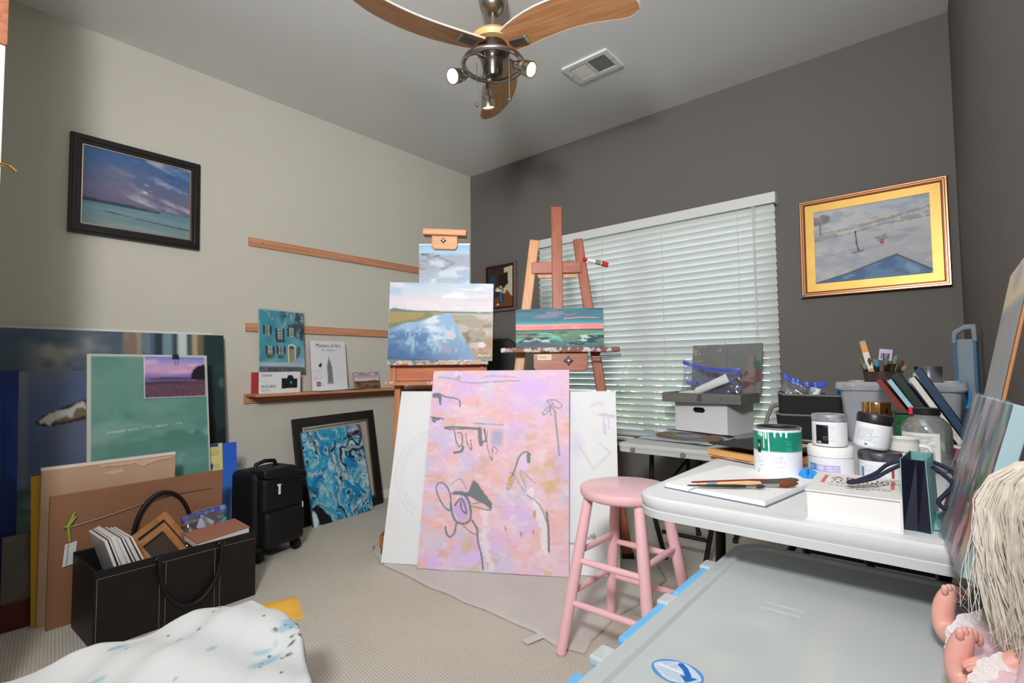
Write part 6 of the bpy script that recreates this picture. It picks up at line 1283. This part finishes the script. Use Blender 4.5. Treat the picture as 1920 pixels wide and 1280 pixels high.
# blue case
bcase = thing('blue_case', 'translucent light blue carrying case standing beside the frosted bin', 'case', (3.448, -.965, T1), R(-14))
lbm = film('light_blue_plastic', (120, 180, 226), .6, .2, .4); frm = film('case_frost', (206, 220, 234), .6, .2, .4)
obj('case_panel', MB().box(-.028, .020, -.008, .012, 0, .36), frm, bcase, bevel=.004)
obj('side_rail', MB().box(-.036, -.026, -.014, .016, 0, .37).box(.020, .029, -.014, .016, 0, .38), lbm, bcase, bevel=.003)
obj('top_handle', MB().slab_xz([(-.038, .345), (-.036, .388), (.0, .412), (.030, .412), (.032, .35), (.018, .352), (.017, .395), (-.005, .393), (-.024, .378), (-.026, .345)], -.016, .018), frm, bcase, bevel=.003)
obj('clasp', MB().box(-.034, .0, -.018, -.012, .20, .215), lb_, bcase, bevel=.002)
# leaning books
specs = [((120, 44, 36), .012, .262), ((150, 186, 200), .010, .258), ((26, 44, 40), .018, .275), ((206, 204, 198), .012, .26), ((36, 60, 90), .016, .285)]
nm_ = ['dark red paperback, leftmost of the tilted books by the frosted bin', 'pale blue paperback, second of the tilted books by the frosted bin', 'dark green paperback, middle of the tilted books by the frosted bin', 'cream paperback, fourth of the tilted books by the frosted bin', 'navy blue paperback, rightmost of the tilted books by the frosted bin']
bx = 3.368
for (c, th, hh), lbk in zip(specs, nm_):
    t = thing('paperback', lbk, 'book', group='tilted books by the frosted bin')
    obj('pages', MB().box(-th/2, th/2, 0, .13, 0, hh), MATS['page_white'], t)
    obj('cover', MB().box(-th/2-.0012, -th/2, -.002, .132, -.001, hh+.001).box(th/2, th/2+.0012, -.002, .132, -.001, hh+.001).box(-th/2, th/2, -.002, -.0005, 0, hh), mat('bookcover_%d_%d_%d' % c, c, .4, var=.3, vscale=20), t)
    t.matrix_world = Matrix.Translation((bx, -1.435, T1+.006)) @ Matrix.Rotation(R(-33+1.2*specs.index((c, th, hh))), 4, 'Y'); bx += th*1.25+.006
pc = tag(obj('peach_crayon', MB().tube([(0, 0, 0), (.02, .0, .03), (.035, 0, .06)], [.006, .007, .005], 10), mat('peach', (206, 150, 124), .5), loc=(3.408, -1.60, T1+.045), smooth=50), 'thick peach crayon sticking up beside the glass jar', 'crayon')
cr = thing('crayon_pot', 'small dark pink pot holding the peach crayon beside the glass jar', 'pot', (3.412, -1.60, T1))
obj('pot_wall', MB().lathe([(.016, 0), (.019, .055), (.017, .055), (.014, .004), (.001, .003)], 24), mat('pot_rose', (150, 50, 80), .4, var=.4, vscale=80), cr, smooth=40)
obj('pot_rim', MB().lathe([(.0195, .052), (.0195, .058), (.017, .058)], 24, caps=False), mat('mug_white', (232, 230, 224), .25), cr)

# ================================================================ foreground bin
BZ1 = .62; X0, X1, Y0, Y1 = 3.012, 3.512, -3.02, -2.155
fb = thing('large_storage_bin', 'big translucent pale blue storage bin with snap latches in the right foreground', 'storage bin')
lidm = film('lid_plastic', (244, 250, 252), .62, .25, .3, .04); wallm = film('bin_plastic', (190, 208, 220), .6, .25, .4)
o = lambda k: rrect(X0+k, X1-k, Y0+k, Y1-k, .06-k*.4, 7)
sec = [(o(.03), 0), (o(.02), .03), (o(.008), BZ1-.05)]
m_ = ring_shell(sec); m_.f.pop(); obj('bin_wall', m_, wallm, fb, smooth=40)
obj('lid', ring_shell([(o(.004), BZ1-.035), (o(0), BZ1-.033), (o(0), BZ1-.012), (o(.006), BZ1-.005), (o(.022), BZ1-.004), (o(.026), BZ1), (o(.034), BZ1), (o(.038), BZ1-.006)]), lidm, fb, smooth=35)
lbl = mat('snap_blue', (110, 190, 240), .3)
for yy in (-2.9, -2.62, -2.42): obj('snap_latch', MB().box(X0-.014, X0+.001, yy-.085, yy+.085, BZ1-.06, BZ1-.010), lbl, fb, bevel=.005)
obj('corner_grip', MB().tube([(X0+.058, Y0-.002, BZ1-.03), (X0+.018, Y0+.016, BZ1-.03), (X0-.003, Y0+.06, BZ1-.03), (X0-.004, -2.72, BZ1-.03)], .012, 8), lbl, fb, smooth=50)
for yy in (-2.76, -2.54, -2.34): obj('lid_tab', MB().box(X0-.018, X0+.006, yy-.02, yy+.02, BZ1-.02, BZ1-.006), lidm, fb, bevel=.004)
def art_oval():
    a = Art(70, 46, (206, 220, 240)); a.mix((np.hypot((a.u-.5)/.5, (a.v-.5)/.5) > .93).astype(float), (90, 150, 220)); a.lines((.14, .5, .18, .42), 3, (140, 160, 190), 3, .7, .35); a.lines((.12, .7, .52, .86), 5, (140, 160, 190), 4, .7, .35); a.mix(a.reg(.12, .6, .44, .5, .02), (240, 244, 250))
    a.stroke([(.46, .14), (.60, .26), (.72, .50)], .12, (24, 108, 190), 1, .1); a.poly([(.58, .58), (.90, .48), (.80, .84)], (24, 108, 190)); return a
art_surface('oval_sticker', art_oval(), lambda u, v: (3.107+.034*(2*u-1)*math.sqrt(max(0, 1-.5*(1-2*v)**2)), -2.741+.026*(1-2*v)*math.sqrt(max(0, 1-.5*(2*u-1)**2)), BZ1-.0052), art_mat('print_flat', .45, .3, 0), fb)
obj('moulded_ribs', MB().box(3.14, 3.20, -2.452, -2.449, BZ1-.006, BZ1-.005).box(3.14, 3.20, -2.475, -2.472, BZ1-.006, BZ1-.005), lidm, fb)
def art_binned():
    a = Art(90, 130, (150, 184, 200)); a.tex(3, 4, (160, 196, 170), 2, .48, .15, .8); a.tex(4, 3, (110, 150, 190), 5, .5, .15, .8, a.reg(-1, 2, -1, .4, .1)); a.tex(4, 5, (214, 224, 170), 8, .55, .1, .8, a.reg(-1, 2, .5, 2, .1)); a.stroke([(.52, -.02), (.5, .2), (.44, .4), (.46, .6), (.55, .8), (.6, 1)], .10, (244, 226, 200), .95, .5, .04); a.poly([(.12, .42), (.28, .33), (.34, .40), (.22, .52)], (250, 240, 226), .95); a.mix(a.reg(.1, .3, .44, .56, .03), (70, 106, 140)); a.poly([(.02, .6), (.28, .66), (.28, .68), (.02, .64)], (196, 140, 140), .8); return a
cnv = tag(art_surface('stored_canvas', art_binned(), lambda u, v: (X0+.045+u*(X1-X0-.09), Y1-.05-v*(Y1-Y0-.10), BZ1-.030), art_mat()), 'blue-green landscape canvas lying inside the big storage bin under its lid', 'painting')
cnv.modifiers.new('thickness', 'SOLIDIFY').thickness = -.016
pl_ = thing('stored_portfolio', 'pale stack of portfolios filling the big storage bin under the canvas', 'portfolio')
obj('folder_stack', MB().box(X0+.05, X1-.05, Y0+.06, Y1-.06, .03, BZ1-.048), mat('folder_pale', (196, 204, 208), .7), pl_, bevel=.01)

# ================================================================ doll
dl = thing('baby_doll', 'blonde baby doll in pink lace bloomers sitting on the big storage bin', 'doll', (0, 0, 0))
vinyl = mat('doll_vinyl', (246, 180, 168), .4, spec=.5)
ZL = BZ1
hipc = Vector((3.508, -2.655, ZL+.04))
V = []; E = []; Rr = []
def add(p, r, link_=None):
    V.append(tuple(p)); Rr.append(r)
    if link_ is not None: E.append((link_, len(V)-1))
    return len(V)-1
pel = add(hipc, .042); che = add(hipc+Vector((.0, -.004, .065)), .040, pel); sho = add(hipc+Vector((-.004, -.004, .105)), .034, che); nec = add(hipc+Vector((-.010, .0, .135)), .018, sho)
feet = []
for sgn, heel, knee in ((1, (3.378, -2.448, ZL+.018), (3.44, -2.525, ZL+.034)), (-1, (3.392, -2.590, ZL+.018), (3.456, -2.630, ZL+.034))):
    hp = add(hipc+Vector((-.012, .028*sgn, -.006)), .034, pel); kn = add(knee, .027, hp); md = add(Vector(knee).lerp(Vector(heel), .6), .020, kn); hl = add(heel, .0165, md)
    h = Vector(heel); mid = add(h+Vector((-.004, .006, .024)), .0155, hl); toe = add(h+Vector((.004, .008, .050)), .0125, mid); tp_ = add(h+Vector((.010, .010, .062)), .007, toe); feet.append(h)
for sgn in (1, -1):
    s1 = add(hipc+Vector((-.004, .042*sgn-.004, .100)), .020, sho); el = add(hipc+Vector((-.035, .062*sgn, .05)), .016, s1); wr = add(hipc+Vector((-.072, .050*sgn, .022)), .012, el); ha = add(hipc+Vector((-.088, .048*sgn, .016)), .013, wr)
me = bpy.data.meshes.new('body'); me.from_pydata(V, E, []); me.materials.append(vinyl)
bo = link(bpy.data.objects.new('body', me), dl)
sk = bo.modifiers.new('skin', 'SKIN'); sk.use_smooth_shade = True
for i, r in enumerate(Rr): me.skin_vertices[0].data[i].radius = (r, r); me.skin_vertices[0].data[i].use_root = (i == 0)
ss = bo.modifiers.new('sub', 'SUBSURF'); ss.levels = 2; ss.render_levels = 2
for h in feet:
    t5 = MB()
    for k in range(5):
        c = h+Vector((.010-.0055*0, .010, .060))+Vector((.002*(k-2)*.3, .0, 0))+Vector((.55, .835, 0)).normalized()*((k-2)*.0068)*1.0+Vector((0, 0, -.0012*(k-1)**2*(1 if k > 1 else .2)))
        t5.lathe([(.001, .006), (.0032, .005), (.0044, .001), (.0042, -.005), (.002, -.008)], 10, c)
    obj('toes', t5, vinyl, bo, smooth=70)
for sgn in (1, -1):
    hnd = MB(); p = hipc+Vector((-.090, .048*sgn, .014))
    for k in range(4): hnd.tube([p+Vector((0, (k-1.5)*.0055, 0)), p+Vector((-.012-.002*(k in (1, 2)), (k-1.5)*.007, .0)), p+Vector((-.020-.003*(k in (1, 2)), (k-1.5)*.0075, -.006))], [.0035, .0032, .0024], 8)
    hnd.tube([p+Vector((.006, .010*sgn*-1, .002)), p+Vector((-.004, -.017*sgn, .002)), p+Vector((-.010, -.019*sgn, -.002))], [.0036, .0034, .0026], 8)
    obj('fingers', hnd, vinyl, bo, smooth=70)
# head with face
hc_ = Vector((3.488, -2.570, ZL+.225))
fdir = Vector((-.62, .78, -.1)).normalized()
def head_fn(u, v):
    a = 2*math.pi*u; b = math.pi*v
    x, y, z = math.sin(b)*math.cos(a), math.sin(b)*math.sin(a), math.cos(b)
    k = 1+.06*max(0, x)*max(0, -z+.2)
    return Vector((x*.05*k, y*.047*(1-.08*max(0, -z)), z*.056))
zq = fdir.to_track_quat('X', 'Z').to_matrix()
hd_ = obj('head', MB().grid(lambda u, v: hc_+zq @ head_fn(u, v), 28, 18), vinyl, dl, smooth=80)
def on_face(y, z, out=0): x = math.sqrt(max(0, 1-(y/.047)**2-(z/.056)**2))*.05; return hc_+zq @ Vector((x+out, y, z))
for s in (1, -1):
    e = obj('eye', MB().lathe([(.001, .006), (.005, .0045), (.007, 0), (.005, -.0045), (.001, -.006)], 14, on_face(.018*s, .004, -.003)), mat('doll_eye', (70, 110, 170), .15), hd_, smooth=70)
    obj('ear', MB().lathe([(.002, .012), (.007, .006), (.007, -.006), (.002, -.011)], 12, hc_+zq @ Vector((-.004, .048*s, -.004))), vinyl, hd_, smooth=70)
obj('nose', MB().lathe([(.001, .006), (.004, .002), (.0055, -.003), (.002, -.006)], 12, on_face(0, -.010, .002)), vinyl, hd_, smooth=70)
obj('mouth', MB().tube([on_face(-.010, -.025, .001), on_face(0, -.028, .0015), on_face(.010, -.025, .001)], [.0015, .0026, .0015], 8), mat('doll_lip', (206, 92, 96), .4), hd_, smooth=60)
# hair
hairm = mat('platinum_hair', (238, 230, 218), .45, spec=.4, var=.10, vscale=90)
rs = random.Random(31)
def hair_fn(u, v):
    a = 2*math.pi*u; t = v
    rad = .062*math.sin(min(1, t*2.6)*math.pi/2)*(1+.10*math.sin(t*5))*(1-.25*max(0, t-.6))
    rad *= 1+.05*math.sin(17*a+4*t)+.03*math.sin(41*a+9*t)
    z = .062*math.cos(min(1, t*2.6)*math.pi/2)-.165*max(0, t-.30)/.7
    P = hc_+Vector((rad*math.cos(a)*.95, rad*math.sin(a), z)); P.z = max(P.z, ZL+.01); return P
hm_ = MB().grid(hair_fn, 120, 24)
wisp = MB(); fine = MB()
for k in range(1500):
    a = rs.uniform(0, 2*math.pi); b = rs.uniform(0, 1) ** .7*1.2; L = rs.uniform(.10, .19); ph = rs.uniform(0, 6); wild = rs.random() < .10
    dirv = Vector((math.cos(a), math.sin(a), 0)); side = Vector((-math.sin(a), math.cos(a), 0)); pts = []
    off = rs.uniform(.001, .007)
    for j in range(9):
        t = j/8; v = .12+.88*t*(.75+.25*rs.random() if j == 8 else 1)
        q = Vector(hair_fn(a/(2*math.pi)+.012*math.sin(4*t+ph), min(1, v*.95)))
        w = (.050*t*t*abs(math.sin(ph*3)) if wild else .008*t)
        pts.append(q+dirv*(off+w+.002*math.sin(9*t+ph))+side*(.003*math.sin(7*t+ph)+(.020*t*math.sin(ph+5*t) if wild else 0)))
        pts[-1].z = max(pts[-1].z-(.015*t if not wild else -.01*t), ZL+.006)
    r0 = .00035 if wild else .00075
    (wisp if wild else fine).tube(pts, [r0]*7+[r0*.7, r0*.3], 3)
h1 = obj('hair', hm_, hairm, dl, smooth=80)
for nm, mb_ in (('hair_strands', fine), ('loose_strands', wisp)): o_ = obj(nm, mb_, hairm, h1, smooth=80); o_['kind'] = 'stuff'
# bloomers and dress
pinkc = mat('pink_gingham', (240, 206, 216), .8, var=.06, vscale=120); lace = mat('white_lace', (244, 238, 238), .8, bump=.5, bscale=250)
def cone_cloth(p0, p1, r0, r1, ruf, n=40, m=8):
    p0, p1 = Vector(p0), Vector(p1); t = (p1-p0).normalized(); a = t.cross(Vector((0, 0, 1))).normalized(); b = t.cross(a)
    def f(u, v):
        q = 2*math.pi*u; r = r0+(r1-r0)*v**.7; r *= 1+ruf*v*math.sin(12*q)
        P = p0.lerp(p1, v)+(a*math.cos(q)+b*math.sin(q))*r
        P.z = max(P.z, ZL+.003); return P
    return MB().grid(f, n*2, m)
for sgn, knee, heel in ((1, Vector((3.44, -2.525, ZL+.034)), feet[0]), (-1, Vector((3.456, -2.630, ZL+.034)), feet[1])):
    hp = hipc+Vector((-.012, .028*sgn, -.004)); end = knee.lerp(heel, .30)
    b_ = obj('bloomer_leg', cone_cloth(hp, end, .046, .033, .05), pinkc, dl, smooth=80)
    lc = MB(); t = (end-hp).normalized(); a = t.cross(Vector((0, 0, 1))).normalized(); bb_ = t.cross(a)
    def lf(u, v):
        q = 2*math.pi*u; r = .030+.014*v; P = end-t*.004+t*(.015*v+.0016*v*abs(math.sin(15*q)))+(a*math.cos(q)+bb_*math.sin(q))*r*(1+.035*math.sin(11*q)*v); P.z = max(P.z, ZL+.002); return P
    obj('lace_cuff', MB().grid(lf, 240, 4), lace, b_, smooth=80)
obj('dress', cone_cloth(hipc+Vector((-.004, -.002, .118)), hipc+Vector((-.006, 0, -.012)), .034, .074, .08, 50, 10), pinkc, dl, smooth=80)
# black block added behind the doll, standing for the dark doorway
kb = thing('black_filler', 'black block added to fill the dark gap behind the doll at the right edge', 'filler', (3.585, -2.745, 0), R(10))
obj('filler_body', MB().box(-.055, .06, -.05, .05, 0, 1.02), mat('black_fabric', (26, 25, 26), .85), kb, bevel=.02, seg=3)
obj('filler_strap', MB().tube([(-.03, -.01, 1.0), (-.02, -.01, 1.05), (.03, -.01, 1.05), (.04, -.01, 1.0)], .006, 8), MATS['black_fabric'], kb, smooth=50)
